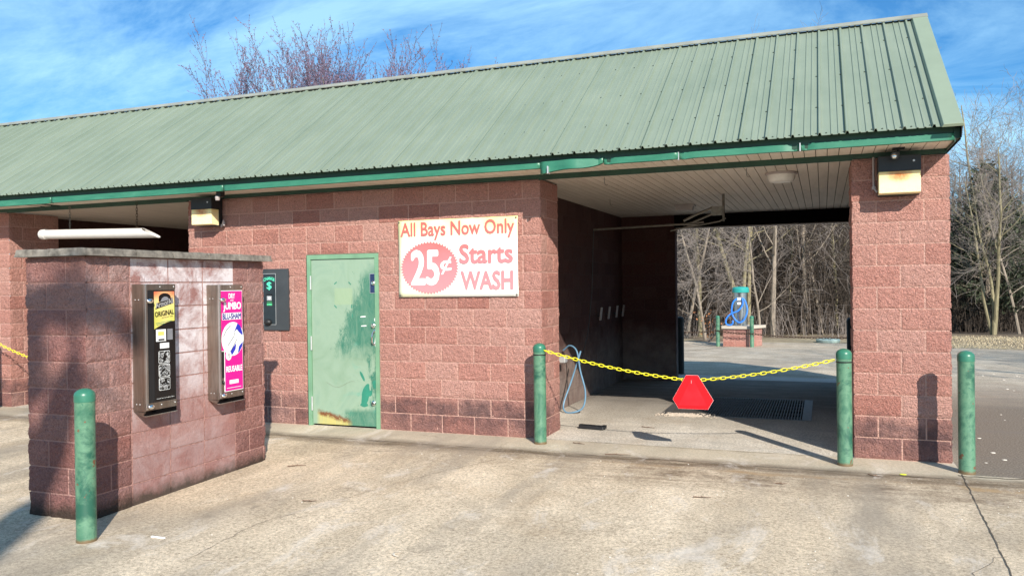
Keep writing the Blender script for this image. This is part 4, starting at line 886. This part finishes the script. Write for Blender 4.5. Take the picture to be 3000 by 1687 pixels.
bollard(.16, 6.4, 'dark bollard mostly hidden behind the sunlit pillar', mat='blackpost', cap='blackpost', z=0, group='dark bollards behind the bay')
bollard(-3.62, 19.71, 'thin green bollard left of the vacuum station', r=.066, z=-.5, group='green bollards by the vacuum station')
bollard(-2.50, 19.55, 'thin green bollard right of the vacuum station', r=.066, z=-.5, group='green bollards by the vacuum station')
# chains
def sag(a, b, s, n=14):
    a, b = Vector(a), Vector(b); return [a.lerp(b, i/n)+Vector((0, 0, -4*s*(i/n)*(1-i/n))) for i in range(n+1)]
tag(chain(sag((-3.035, -.28, .995), (-1.50, -.33, .730), .035)+sag((-1.50, -.33, .730), (-.17, -.37, .968), .03)[1:], .0475, .040, .028, .0040).build('chain', 'yellow', smooth=True), 'yellow plastic chain strung across the right wash bay entrance', 'chain')
tag(chain(sag((-11.35, -.30, 1.0), (-8.0, -.30, .95), .33), .0475, .040, .028, .0040).build('chain', 'yellow', smooth=True), 'yellow plastic chain across the left bay, seen left of the vending island', 'chain')
tag(chain(sag((-3.62, 19.63, .06), (-2.5, 19.47, -.03), .03)+sag((-2.5, 19.47, -.03), (1.6, 19.3, -.05), .10)[1:], .09, .075, .055, .009).build('chain', 'rustchain'), 'rusty dark chain between the two bollards by the vacuum station', 'chain')
tag(chain(sag((-6.2, 19.63, .16), (-3.62, 19.63, .06), .12), .09, .075, .055, .009).build('chain', 'rustchain'), 'rusty dark chain running left from the vacuum station bollards', 'chain')
# triangle sign
TS = thing('warning_triangle', (-1.50, -.36, .43), 'bright red warning triangle hanging from the middle of the yellow chain', 'sign')
FT = FR((-1.50, -.352, 0), (1, 0, 0), (0, -1, 0))
outer = [(-.039, .786), (.077, .786), (.223, .546), (.170, .454), (-.116, .453), (-.172, .545)]
outer = [(a+.0, b) for a, b in outer]
cxm, czm = sum(a for a, b in outer)/6, .60
poly(FT, outer, 0, .003).build('panel', 'whiteedge', TS); poly(FT, [((a-cxm)*.993+cxm, (b-czm)*.993+czm) for a, b in outer], .003, .004).build('border', 'redrim', TS)
poly(FT, [(.012, .755), (.026, .755), (.165, .488), (-.115, .488)], .004, .0052).build('centre', 'red', TS)
M['redrim'].node_tree.nodes  # border keeps its own darker film
m = MB(); m.tube([tuple(FT(.012, .735, .006)), tuple(FT(.012, .705, .006))], .002, 5); m.build('wire', 'silver', TS)

# ------------------------------------------------------------------ hose, bracket, floor bits in the bay
hz = thing('hose', (-3.45, 1.9, 0), 'blue grey water hose looped from the bay wall to the floor', 'hose')
def cat(pts, n=8):
    P_ = [Vector(p) for p in pts]; P_ = [P_[0]*2-P_[1]]+P_+[P_[-1]*2-P_[-2]]; out = []
    for i in range(1, len(P_)-2):
        for k in range(n):
            t = k/n; a, b, c, d = P_[i-1:i+3]; out.append(.5*((2*b)+(c-a)*t+(2*a-5*b+4*c-d)*t*t+(3*b-a-3*c+d)*t**3))
    out.append(P_[-2]); return out
m = MB(); m.tube(cat([(-3.56, 2.05, .80), (-3.45, 2.0, .87), (-3.34, 1.95, .80), (-3.28, 1.9, .55), (-3.20, 1.85, .28), (-3.22, 1.8, .08), (-3.34, 1.75, .016), (-3.46, 1.78, .02), (-3.50, 1.86, .12), (-3.42, 1.95, .40), (-3.34, 1.98, .66), (-3.30, 2.0, .80)]), .011, 8); m.build('tube', 'hoseblue', hz, True)
tag(MB().box(-3.59, -3.44, 1.75, 1.86, .66, .74).build('hose_bracket', 'silver', bevel=.01), 'small pale metal bracket low on the lit part of the bay wall', 'bracket')
wl_ = thing('wheel_chock', (-2.86, .66, 0), 'black rubber bar lying on the sunlit bay floor', 'bar')
m = MB(); m.hexa([(-2.97, .72, .004), (-2.66, .68, .004), (-2.65, .76, .004), (-2.96, .80, .004), (-2.965, .735, .05), (-2.66, .695, .05), (-2.655, .74, .05), (-2.96, .78, .05)]); m.build('body', 'black', wl_, bevel=.006); MB().box(-2.675, -2.63, .70, .745, .02, .055).build('lug', 'black', wl_)
gr = thing('floor_grate', (-1.33, 2.5, 0), 'long steel drain grate set in the floor of the right bay', 'grate')
m = MB(); m.box(-2.25, -.42, 2.03, 2.06, -.03, .006); m.box(-2.25, -.42, 3.79, 3.82, -.03, .006); m.box(-2.25, -2.14, 2.06, 3.79, -.03, .006); m.box(-.53, -.42, 2.06, 3.79, -.03, .006); m.build('frame', 'grate', gr)
m = MB(); x = -2.12
while x < -.54: m.box(x, x+.010, 2.06, 3.79, -.03, .004); x += .034
for y in (2.3, 2.6, 2.93, 3.2, 3.5): m.box(-2.13, -.54, y, y+.008, -.028, -.004)
tag(m.build('bars', 'grate', gr), kind='stuff')
m = MB(); m.box(-2.25, -.42, 2.03, 3.82, -.42, -.40); m.box(-2.26, -2.25, 2.03, 3.82, -.42, -.005); m.box(-.42, -.41, 2.03, 3.82, -.42, -.005); m.box(-2.25, -.42, 2.02, 2.03, -.42, -.005); m.box(-2.25, -.42, 3.82, 3.83, -.42, -.005); m.build('pit', 'void', gr)

# ------------------------------------------------------------------ vacuum station beyond the bay
Zb = -.5
pd = thing('vacuum_plinth', (-2.9, 20.2, Zb), 'low pink block plinth with a pale slab under the vacuum', 'plinth')
m = MB(); fl = Vector((-3.47, 19.95, 0)); u = Vector((.83, -.13, 0)); L1 = u.length; un = u.normalized(); u2 = Vector((.42, 1.0, 0)); L2 = 1.0; u2n = u2.normalized()
wall(m, (-3.47, 19.86, 0), tuple(un), (un.y, -un.x, 0), L1, 3, EV, z0=Zb, amp=1.0); wall(m, tuple(fl+u+Vector((0, -.09, 0))), tuple(u2n), (u2n.y, -u2n.x, 0), L2, 3, OD, z0=Zb); m.build('wall', 'block', pd, True)
m = MB(); q = [(-3.52, 19.80), (-2.60, 19.66), (-2.12, 20.72), (-3.35, 20.9)]; m.hexa([(a, b, Zb+.61) for a, b in q]+[(a, b, Zb+.71) for a, b in q]); m.build('slab', 'palecap', pd, bevel=.01)
va = thing('vacuum', (-2.90, 20.15, Zb+.71), 'steel drum car vacuum with a teal cap standing on the block plinth', 'vacuum')
MB().lathe((-2.90, 20.15, Zb+.71), [(.22, 0), (.22, 1.12)], 32).build('drum', 'drumsteel', va, True)
MB().lathe((-2.90, 20.15, Zb+1.83), [(.24, 0), (.275, .01), (.28, .03), (.275, .15), (.24, .19), (.12, .205), (.01, .21)], 32).build('cap', 'teal', va, True)
FV = FR((-2.90, 19.925, Zb+.71), (1, 0, 0), (0, -1, 0)); plate(FV, -.09, .03, .86, .96, 0, .02).build('sign_plate', 'white', va); plate(FV, -.085, .035, .72, .80, 0, .03).build('coin_box', 'white', va); plate(FV, -.09, .03, .61, .70, 0, .03).build('coin_face', 'galv', va)
m = MB(); H0 = Zb+.71; pts = [(-2.98, 19.86, H0+.93), (-3.12, 19.84, H0+.80), (-3.17, 19.82, H0+.52), (-3.10, 19.80, H0+.28), (-2.93, 19.78, H0+.12), (-2.76, 19.80, H0+.22), (-2.66, 19.82, H0+.52), (-2.72, 19.84, H0+.82), (-2.82, 19.86, H0+.93), (-2.80, 19.83, H0+.75), (-2.95, 19.80, H0+.52), (-3.18, 19.78, H0+.42), (-3.34, 19.76, H0+.25), (-3.35, 19.76, H0+.08), (-3.22, 19.76, H0+.03), (-3.13, 19.76, H0+.10), (-3.14, 19.76, H0+.19)]
m.tube(cat(pts, 6), .028, 8); m.build('hose', 'vachose', va, True)
M['paleteal'] = simple('pale_teal_cover', (.36, .47, .44), .5)
tag(MB().lathe((-.12, 23.0, gz(23)), [(.38, 0), (.40, .02), (.42, .11), (.36, .14), (.30, .145)], 24).build('tank_cover', 'paleteal', smooth=True), 'flat round teal tank cover at the far edge of the lot', 'cover')

# ------------------------------------------------------------------ small litter on the slabs
R_ = random.Random(11)
def twig(x, y, ln, a, label, group='dry twigs on the concrete'):
    m = MB(); n = 5; p = []
    for i in range(n+1): p.append((x+cos(a)*ln*(i/n-.5)+R_.uniform(-.006, .006), y+sin(a)*ln*(i/n-.5)+R_.uniform(-.006, .006), gz(y)+.008+.004*R_.random()))
    m.tube(p, [.005, .0045, .004, .004, .003, .002], 5); q = p[2]; m.tube([q, (q[0]+.03*cos(a+.8), q[1]+.03*sin(a+.8), q[2]+.004)], .002, 4)
    return tag(m.build('twig', 'debris'), label, 'twig', group)
twig(-4.16, -2.89, .12, .2, 'broken grey twig alone on the concrete between the vending island and the bay'); twig(-1.19, -1.85, .14, .1, 'thin twig in the middle of the driveway before the bay'); twig(.13, -.75, .14, -.5, 'short brown twig in front of the sunlit pillar')
twig(-2.18, -.58, .26, .15, 'long thin twig by the lip of the bay entrance'); twig(-2.70, -.16, .15, -.35, 'curled dry twig just inside the bay entrance'); twig(-2.2, 1.0, .16, -.3, 'dark twig on the sunlit bay floor behind the red triangle'); twig(-.62, -1.25, .1, .2, 'small twig right of centre on the driveway'); twig(-5.0, -1.9, .18, .5, 'faint twig on the concrete beyond the vending island'); twig(-6.9, -1.0, .06, .3, 'dark scrap of twig left of the vending island')
m = MB(); n = 8; x, y, z = -2.83, -3.75, gz(-3.75)+.006
for i in range(n+1): t_ = i/n*pi; r1 = .05; m.v += [(x-.03+r1*cos(t_+1.9)*.9, y+r1*sin(t_+1.9), z+.004), (x-.03+(r1-.018*sin(t_))*cos(t_+1.9), y+(r1-.018*sin(t_))*sin(t_+1.9), z+.014*sin(t_))]
for i in range(n): m.f.append((2*i, 2*i+1, 2*i+3, 2*i+2))
o = m.build('leaf', 'paleleaf'); s = o.modifiers.new('t', 'SOLIDIFY'); s.thickness = .002; tag(o, 'curled pale dead leaf in the foreground', 'leaf')
m = MB(); m.box(-4.72, -4.60, -3.985, -3.972, gz(-4)+.003, gz(-4)+.012); tag(m.build('paper_strip', 'white'), 'small white paper strip on the concrete near the front bollard', 'litter')
m = MB(); m.ell((.36, -.62, .006), (.03, .02, .005)); tag(m.build('leaf', 'yleaf'), 'bright yellow scrap in front of the pillar', 'leaf')
m = MB()
for i in range(110):
    x, y = R_.uniform(-6, 3), R_.uniform(-4.6, -.7); s_ = R_.uniform(.003, .007)
    if IX0-.1 < x < IX1+.1 and IY0-.1 < y < IY1+.1: continue
    m.ell((x, y, gz(y)+s_*.4), (s_, s_*.8, s_*.6), 6, 4)
for i in range(90):
    x, y = R_.uniform(.95, 5), R_.uniform(-.4, 8); s_ = R_.uniform(.006, .02); m.ell((x, y, gz(y)+s_*.3), (s_*1.4, s_*.8, s_*.4), 6, 4)
tag(m.build('gravel_bits', 'chip'), 'scattered tiny pale stone chips on the slabs', 'gravel', kind='stuff')
m = MB()
for i in range(700):
    x, y = R_.gauss(-1.95, .16), R_.gauss(2.02, .07); s_ = R_.uniform(.004, .012)
    if not (-2.3 < x < -1.5): continue
    m.ell((x, y, .006), (s_, s_, s_*.6), 5, 4)
tag(m.build('silt', 'grit'), 'pale silt heaped on the front left corner of the floor grate', 'grit', kind='stuff')

# ------------------------------------------------------------------ trees
def grow(tr, tw, p, d, r, ln, lvl, o, R_):
    segs = o['segs'][min(lvl, len(o['segs'])-1)]; pts = [p.copy()]; rad = [r]; dd = d.normalized()
    for i in range(segs):
        j = o['wob'][min(lvl, len(o['wob'])-1)]; dd = (dd+Vector((R_.gauss(0, j), R_.gauss(0, j), R_.gauss(0, j)+o['up'][min(lvl, len(o['up'])-1)]))).normalized()
        pts.append(pts[-1]+dd*(ln/segs)); rad.append(max(o['rmin'], r*(1-(1-o['taper'])*(i+1)/segs)))
    mb = tr if lvl <= o['trunk_lvls'] else tw
    mb.tube(pts, rad, 8 if lvl == 0 else (5 if lvl == 1 else 3), cap=False)
    if o.get('buds') and lvl >= o['lv']-1:
        for i in range(1, len(pts)):
            for _ in range(o['buds']):
                c = pts[i-1].lerp(pts[i], R_.random()); v = Vector((R_.gauss(0, 1), R_.gauss(0, 1), R_.gauss(0, 1)+1)).normalized()*R_.uniform(.04, .09); w = v.cross(Vector((R_.gauss(0, 1), R_.gauss(0, 1), 0))).normalized()*.014
                o['bm'].add([c-w*.3, c+v*.5+w, c+v, c+v*.5-w], [(0, 1, 2, 3)])
    if lvl >= o['lv']: return
    n = o['n'][lvl]; n = n if isinstance(n, int) else R_.randint(*n); st = o['start'][min(lvl, len(o['start'])-1)]
    for k in range(n):
        f = st+(1-st)*(k+R_.random()*.8)/n; f = min(f, .99); q = f*segs; i = int(q); c = pts[i].lerp(pts[min(i+1, segs)], q-i); td = (pts[min(i+1, segs)]-pts[i]).normalized()
        a = R_.uniform(0, 2*pi); side = td.cross(Vector((cos(a), sin(a), .3)))
        side = side.normalized() if side.length > .01 else Vector((1, 0, 0)); sp = o['spread'][min(lvl, len(o['spread'])-1)]*R_.uniform(.75, 1.25)
        nd_ = (td*cos(sp)+side*sin(sp)); rr = rad[i]*o['rr'][min(lvl, len(o['rr'])-1)]; grow(tr, tw, c, nd_, max(o['rmin'], rr), ln*o['lr'][min(lvl, len(o['lr'])-1)]*(R_.uniform(.8, 1.08) if (o.get('buds') and lvl == 0) else R_.uniform(.65, 1.2))*(1.15-.5*f if lvl == 0 else 1), lvl+1, o, R_)
def tree(name, seed, o, H, r0, bark, tw, label, group=None, lean=(0, 0), loc=(0, 0, 0), stems=1):
    R_ = random.Random(seed); A, B = MB(), MB(); o = dict(o); o['bm'] = MB()
    for s_ in range(stems):
        d = Vector((lean[0]+(R_.gauss(0, .22) if stems > 1 else 0), lean[1]+(R_.gauss(0, .15) if stems > 1 else 0), 1)); grow(A, B, Vector((R_.gauss(0, .1)*(stems > 1), R_.gauss(0, .1)*(stems > 1), -.05)), d, r0*(1 if s_ == 0 else R_.uniform(.6, .9)), H*(1 if s_ == 0 else R_.uniform(.7, .95)), 0, o, R_)
    t = thing(name, (0, 0, 0), label, 'tree', group); A.build('trunk', bark, t, True); B.build('crown', tw, t)
    if o['bm'].v: o['bm'].build('buds', 'bud', t)
    t.location = loc; return t
WOOD = dict(segs=[9, 6, 4, 3], wob=[.05, .13, .18, .22], up=[.01, .05, .03, .0], taper=.2, rmin=.0045, trunk_lvls=1, lv=3, n=[(13, 17), (7, 10), (5, 7)], start=[.25, .2, .15], spread=[.85, .7, .7], rr=[.36, .45, .55], lr=[.38, .5, .5])
BRUSHY = dict(WOOD, n=[(16, 20), (8, 11), (6, 8)], start=[.12, .15, .1], spread=[1.1, .8, .8], lr=[.42, .5, .5], up=[.01, .0, -.01, -.01])
protos = [tree('bare_tree', 21, WOOD, 10.0, .115, 'bark', 'twig', 'x', 'bare trees of the wood beyond the lot'), tree('bare_tree', 22, BRUSHY, 8.0, .075, 'bark', 'twig', 'x', 'bare trees of the wood beyond the lot'), tree('bare_tree', 23, WOOD, 9.0, .095, 'barkmoss', 'twig', 'x', 'bare trees of the wood beyond the lot', lean=(.08, 0)),
          tree('bare_tree', 24, BRUSHY, 7, .06, 'bark', 'twig', 'x', 'bare trees of the wood beyond the lot', lean=(-.1, 0)), tree('bare_tree', 25, dict(WOOD, start=[.35, .2, .1]), 10, .125, 'barkmoss', 'twig', 'x', 'bare trees of the wood beyond the lot', stems=3)]
used = set()
def put(k, u, depth, sc, rz, label):
    """stand tree k on the ground at the bearing u (tangent from the camera axis)"""
    x = -.2731+(u*.93288-.36004)*depth; y = -8.3612+(u*.35997+.93293)*depth; loc = (x, y, gz(y))
    p = protos[k]
    if k in used: return clone(p, loc, rz, sc, label)
    used.add(k); p.location = loc; p.rotation_euler = (0, 0, rz); p.scale = (sc,)*3; p['label'] = label; return p
B = lambda px: (px-1500)/2360.3
put(4, B(2188), 33.5, 1.0, .4, 'many-stemmed mossy tree rising behind the vacuum')
put(0, B(2262), 33.0, 1.0, 1.2, 'straight pale trunk just right of the vacuum station')
put(0, B(2357), 34.5, .92, 3.0, 'slender leaning pale tree between the vacuum and the pillar')
put(2, B(2050), 34, 1.0, 2.0, 'forked tree left of the vacuum station')
put(1, B(2010), 33, 1.0, .3, 'low branching tree at the left edge of the rear opening')
put(2, B(2312), 36, .9, 5.1, 'thin trunk right of the pale straight trunk')
put(1, B(2130), 38, 1.25, 2.6, 'brushy tree seen just over the left side of the vacuum')
put(3, B(2408), 35, 1.1, .9, 'small forked tree above the round teal cover')
put(2, B(2450), 36, .95, 1.9, 'thin tree close to the left side of the sunlit pillar')
put(1, B(2390), 40, 1.4, 4.2, 'tall brushy tree behind the small forked tree')
put(4, B(2910), 33.5, .78, 2.2, 'big forked tree right of the sunlit pillar in front of the cedar')
put(1, B(2985), 34, .95, 3.3, 'brushy tree at the right frame edge')
put(2, B(2835), 38, .75, .8, 'thin sapling between the pillar and the big forked tree')
put(0, B(3035), 36, .95, 5.5, 'bare tree leaning in at the far right edge')
put(1, B(2065), 31.5, .8, 4.0, 'low spreading grey tree whose branches reach across behind the dark bollard')
put(3, B(2225), 32.5, 1.0, 2.9, 'small twiggy tree directly right of the vacuum cap')
lab_rows = ['background trunk %s']
where = ['far left of the rear opening', 'left of the forked tree', 'above the left bollard', 'behind the vacuum cap', 'behind the mossy stems', 'right of the mossy stems', 'left of the leaning pale tree', 'right of the leaning pale tree', 'behind the teal cover', 'nearest the pillar', 'right of the pillar foot', 'left of the cedar', 'behind the cedar', 'right of the cedar', 'low in the right corner']
for i, px in enumerate((1985, 2030, 2085, 2140, 2170, 2225, 2290, 2345, 2420, 2478, 2800, 2860, 2935, 2970, 3020)):
    put(random.choice((1, 3, 0, 2)), B(px), 41+3.5*hsh(i, 2), 1.0+.35*hsh(i, 3), 6*hsh(i, 5), 'grey bare background tree '+where[i])
# dense undergrowth as one mass
def thicket(seed, pxs, deps, hs_, n, r=.010):
    R_ = random.Random(seed); mb = MB()
    for i in range(n):
        px = R_.uniform(*pxs); dpt = R_.uniform(*deps); u = B(px); x = -.2731+(u*.93288-.36004)*dpt; y = -8.3612+(u*.35997+.93293)*dpt
        p = Vector((x, y, gz(y))); d = Vector((R_.gauss(0, .16), R_.gauss(0, .16), 1)).normalized(); ln = R_.uniform(*hs_); pts = [p]
        for k in range(4): d = (d+Vector((R_.gauss(0, .10), R_.gauss(0, .10), .05))).normalized(); pts.append(pts[-1]+d*ln/4)
        mb.tube(pts, [r*1.6, r*1.3, r, r*.8, r*.5], 3, cap=False)
        for k in range(1, 5):
            for _ in range(2):
                dd = Vector((R_.gauss(0, 1), R_.gauss(0, 1), R_.gauss(0, .6)+.3)).normalized(); q = pts[k]; mb.tube([q, q+dd*ln*.14, q+dd*ln*.26+Vector((0, 0, R_.gauss(0, .06)))], [r*.7, r*.5, r*.3], 3, cap=False)
    return mb
tag(thicket(31, (1900, 2560), (34, 50), (1.5, 7.5), 3000, .013).build('undergrowth', 'darktwig'), 'dark tangled undergrowth filling the wood behind the vacuum station', 'undergrowth', kind='stuff')
tag(thicket(32, (2760, 3080), (35, 48), (.5, 2.8), 1500, .011).build('undergrowth', 'darktwig'), 'brown tangled undergrowth right of the sunlit pillar', 'undergrowth', kind='stuff')
tag(thicket(33, (1950, 2520), (32.5, 36), (.5, 1.6), 170, .008).build('thicket', 'twig'), 'pale dry brambles along the front edge of the wood', 'undergrowth', kind='stuff')
def woodwall(seed):   # far trunks so the wood is deep
    R_ = random.Random(seed); mb = MB()
    for i in range(700):
        px = R_.uniform(1850, 3250); dpt = R_.uniform(50, 85); u = B(px); x = -.2731+(u*.93288-.36004)*dpt; y = -8.3612+(u*.35997+.93293)*dpt; h_ = R_.uniform(5, 11); r = R_.uniform(.05, .16); z = gz(y); lx = R_.gauss(0, .6)
        mb.tube([(x, y, z), (x+lx*.4, y, z+h_*.5), (x+lx, y, z+h_)], [r, r*.7, r*.25], 4, cap=False)
        for _ in range(16):
            t_ = R_.uniform(.25, 1); a = R_.uniform(0, 6.28); ln = R_.uniform(.8, 2.4); q = Vector((x+lx*t_, y, z+h_*t_)); dd = Vector((cos(a), sin(a), R_.uniform(.1, .9))); mb.tube([q, q+dd*ln*.5, q+dd*ln+Vector((R_.gauss(0, .2), 0, R_.gauss(0, .2)))], [.03, .02, .01], 3, cap=False)
    return mb
tag(woodwall(41).build('distant_wood', 'darktwig'), 'distant leafless wood behind the nearer trees', 'wood', kind='stuff')
# a few dead leaves still on a sapling left of the vacuum
R_ = random.Random(77); m = MB(); tw_ = MB(); bx, by = -4.15, 21.4
for k in range(7):
    d = Vector((R_.gauss(0, .35), R_.gauss(0, .2), 1)); p = Vector((bx, by, gz(by))); pts = [p, p+d*.6, p+d*1.1+Vector((R_.gauss(0, .15), 0, 0))]; tw_.tube(pts, [.012, .009, .004], 4, cap=False)
    for _ in range(14):
        c = pts[1].lerp(pts[2], R_.uniform(-.6, 1))+Vector((R_.gauss(0, .09), R_.gauss(0, .09), R_.gauss(0, .09))); a = Vector((R_.gauss(0, 1), R_.gauss(0, 1), R_.gauss(0, 1))).normalized()*.05; b_ = a.cross(Vector((R_.gauss(0, 1), R_.gauss(0, 1), 1))).normalized()*.03; m.add([c-a, c+b_, c+a, c-b_], [(0, 1, 2, 3)])
sap = thing('sapling', (bx, by, gz(by)), 'small sapling with rust coloured dead leaves left of the vacuum plinth', 'sapling'); tw_.build('stem', 'twig', sap); m.build('leaves', 'deadleaf', sap)
# evergreen cedars
def cedar(seed, loc, H, Rr, label):
    R_ = random.Random(seed); t = thing('cedar_tree', loc, label, 'tree', 'dark cedars in the wood'); tr = MB(); cr = MB(); x0, y0, z0 = loc
    tr.tube([(x0, y0, z0), (x0+.05, y0, z0+H*.5), (x0, y0, z0+H*.97)], [.16, .10, .02], 8); nb = int(H*26)
    for i in range(nb):
        f = (i+R_.random())/nb; zc = z0+H*(.10+.9*f); L_ = Rr*(1-f)**.75*R_.uniform(.55, 1.15)+.15; a = R_.uniform(0, 2*pi); dd = Vector((cos(a), sin(a), R_.uniform(-.05, .45))).normalized(); b = Vector((x0, y0, zc)); tr.tube([b, b+dd*L_], [.02, .005], 3, cap=False)
        for _ in range(int(34*L_)+10):
            c = b+dd*L_*R_.uniform(.3, 1.05)+Vector((R_.gauss(0, .11), R_.gauss(0, .11), R_.gauss(0, .09))); v = (dd+Vector((R_.gauss(0, .6), R_.gauss(0, .6), R_.gauss(0, .4)+.25))).normalized()*R_.uniform(.08, .17); w = v.cross(Vector((R_.gauss(0, 1), R_.gauss(0, 1), R_.gauss(0, 1)))).normalized()*.045
            cr.add([c-v*.4, c+w, c+v, c-w], [(0, 1, 2, 3)])
    tr.build('trunk', 'bark', t); cr.build('crown', 'needle', t)
def bear(px, dpt): u = B(px); x = -.2731+(u*.93288-.36004)*dpt; y = -8.3612+(u*.35997+.93293)*dpt; return (x, y, gz(y))
cedar(51, bear(2893, 35.8), 7.4, 2.6, 'dark conical cedar right of the pillar behind the bare forked tree'); cedar(52, bear(2800, 38), 4.3, 1.8, 'low dark cedar showing just beside the pillar edge'); cedar(53, bear(2970, 39), 5.6, 2.3, 'dark cedar near the right frame edge'); cedar(54, bear(2165, 48), 8.0, 2.2, 'dark cedar half hidden behind the mossy many-stemmed tree')
# budding trees rising over the roof
VASE = dict(segs=[4, 8, 6, 4], wob=[.03, .04, .07, .10], up=[.0, .035, .09, .05], taper=.2, rmin=.0045, trunk_lvls=1, lv=3, n=[(23, 25), (17, 19), (8, 10)], start=[.50, .35, .12], spread=[.31, .42, .5], rr=[.42, .36, .5], lr=[2.75, .25, .36], buds=2)
def vase(seed, loc, H, label, lean=(0, 0), n0=None):
    o = dict(VASE)
    if n0: o['n'] = [n0]+VASE['n'][1:]
    t = tree('budding_tree', seed, o, H*.303, .17, 'bark', 'budtwig', label, 'budding trees behind the roof', lean, loc); return t
vase(61, (-16.5, 14, -.25), 9.9, 'tallest budding tree rising behind the roof on the left'); vase(62, (-14.3, 14.5, -.27), 9.6, 'budding tree behind the roof, right of the tallest one'); vase(63, (-15.7, 15.3, -.28), 9.3, 'budding tree between the two largest ones behind the roof')
vase(64, (-12.2, 14.2, -.26), 8.4, 'sparse budding tree whose twig tips just clear the roof')
# trees behind the photographer whose shadows fall on the island and the lot
def shadow_tree():
    def up(p, t): return Vector(p)+SUN*t
    A, Bc = MB(), MB(); T = 17.0; root = Vector((2.85, -16.35, -.09))
    fork = up((-6.9, -4.0, -.085), 0)
    tr = [root, root+Vector((.1, .05, 2.5)), root+Vector((-.1, .15, 5.0)), up((-6.12, -3.83, .02), 15.2), up((-5.92, -3.83, .40), 15.2), up((-5.75, -3.83, .82), 15.2)]
    A.tube([tuple(p) for p in tr], [.18, .17, .17, .19, .19, .15], 10)
    R_ = random.Random(5)
    for pts, rr in (([(-5.75, -3.83, .82), (-5.66, -3.83, 1.05), (-5.60, -3.83, 1.22)], (.15, .09, .03)), ([(-6.2, -3.83, 1.45), (-6.03, -3.83, 1.55), (-5.75, -3.83, 1.60), (-5.5, -3.83, 1.58), (-5.48, -3.60, 1.48), (-5.48, -3.35, 1.25), (-5.48, -3.2, 1.05)], (.15, .16, .16, .15, .12, .07, .02)), ([(-6.6, -3.4, .9), (-6.2, -3.83, 1.45)], (.10, .10)),
                    ([(-6.02, -3.83, .02), (-6.4, -3.6, .5), (-6.6, -3.4, .9)], (.12, .11, .1)), ([(-6.0, -3.83, 1.55), (-5.96, -3.83, 1.3), (-5.90, -3.83, 1.15)], (.05, .04, .02))):
        Bc.tube([tuple(up(p, 15.2)) for p in pts], list(rr), 8)
    for _ in range(26):
        p = Vector((R_.uniform(-6.25, -5.45), -3.83, R_.uniform(.9, 1.85))); d = Vector((R_.gauss(0, .35), 0, R_.gauss(0, .22))); r_ = R_.uniform(.015, .05)
        Bc.tube([tuple(up(p, 15.2)), tuple(up(p+d*.5, 15.3)), tuple(up(p+d, 15.2))], [r_, r_*.7, r_*.2], 6)
    Bc.tube([tuple(up(q, 15.2)) for q in ((-6.12, -3.83, 1.5), (-6.10, -3.83, 1.15), (-6.0, -3.83, .85))], [.12, .08, .10], 8)
    for _ in range(40):
        q = up((-6.3+R_.gauss(0, .8), -3.8+R_.gauss(0, .5), 2.4+R_.random()*1.5), 15.2+R_.gauss(0, 1)); d = Vector((R_.gauss(0, 1), R_.gauss(0, 1), .8)).normalized(); Bc.tube([q, q+d*.7, q+d*1.4], [.02, .014, .006], 4, cap=False)
    t = thing('bare_tree', tuple(root), 'bare tree behind the camera that shades the left side of the vending island', 'tree', 'bare trees behind the camera'); A.build('trunk', 'bark', t, True); Bc.build('crown', 'bark', t)
shadow_tree()
for (k, x, y, s_, rz, lb) in ((0, 7.6, 2.6, .85, 0, 'bare tree right of the camera whose shadow streaks the lot'), (2, 9.6, 4.6, .95, 1.7, 'second bare tree right of the camera by the lot'), (4, 12.0, 6.5, .8, 3.1, 'many-stemmed bare tree right of the camera beside the lot'), (0, 11.0, 9.0, 1.0, 4.4, 'fourth bare tree right of the camera, nearest the grass')):
    t = clone(protos[k], (x, y, gz(y)-.05), rz, s_, lb); t['group'] = 'bare trees beside the lot'
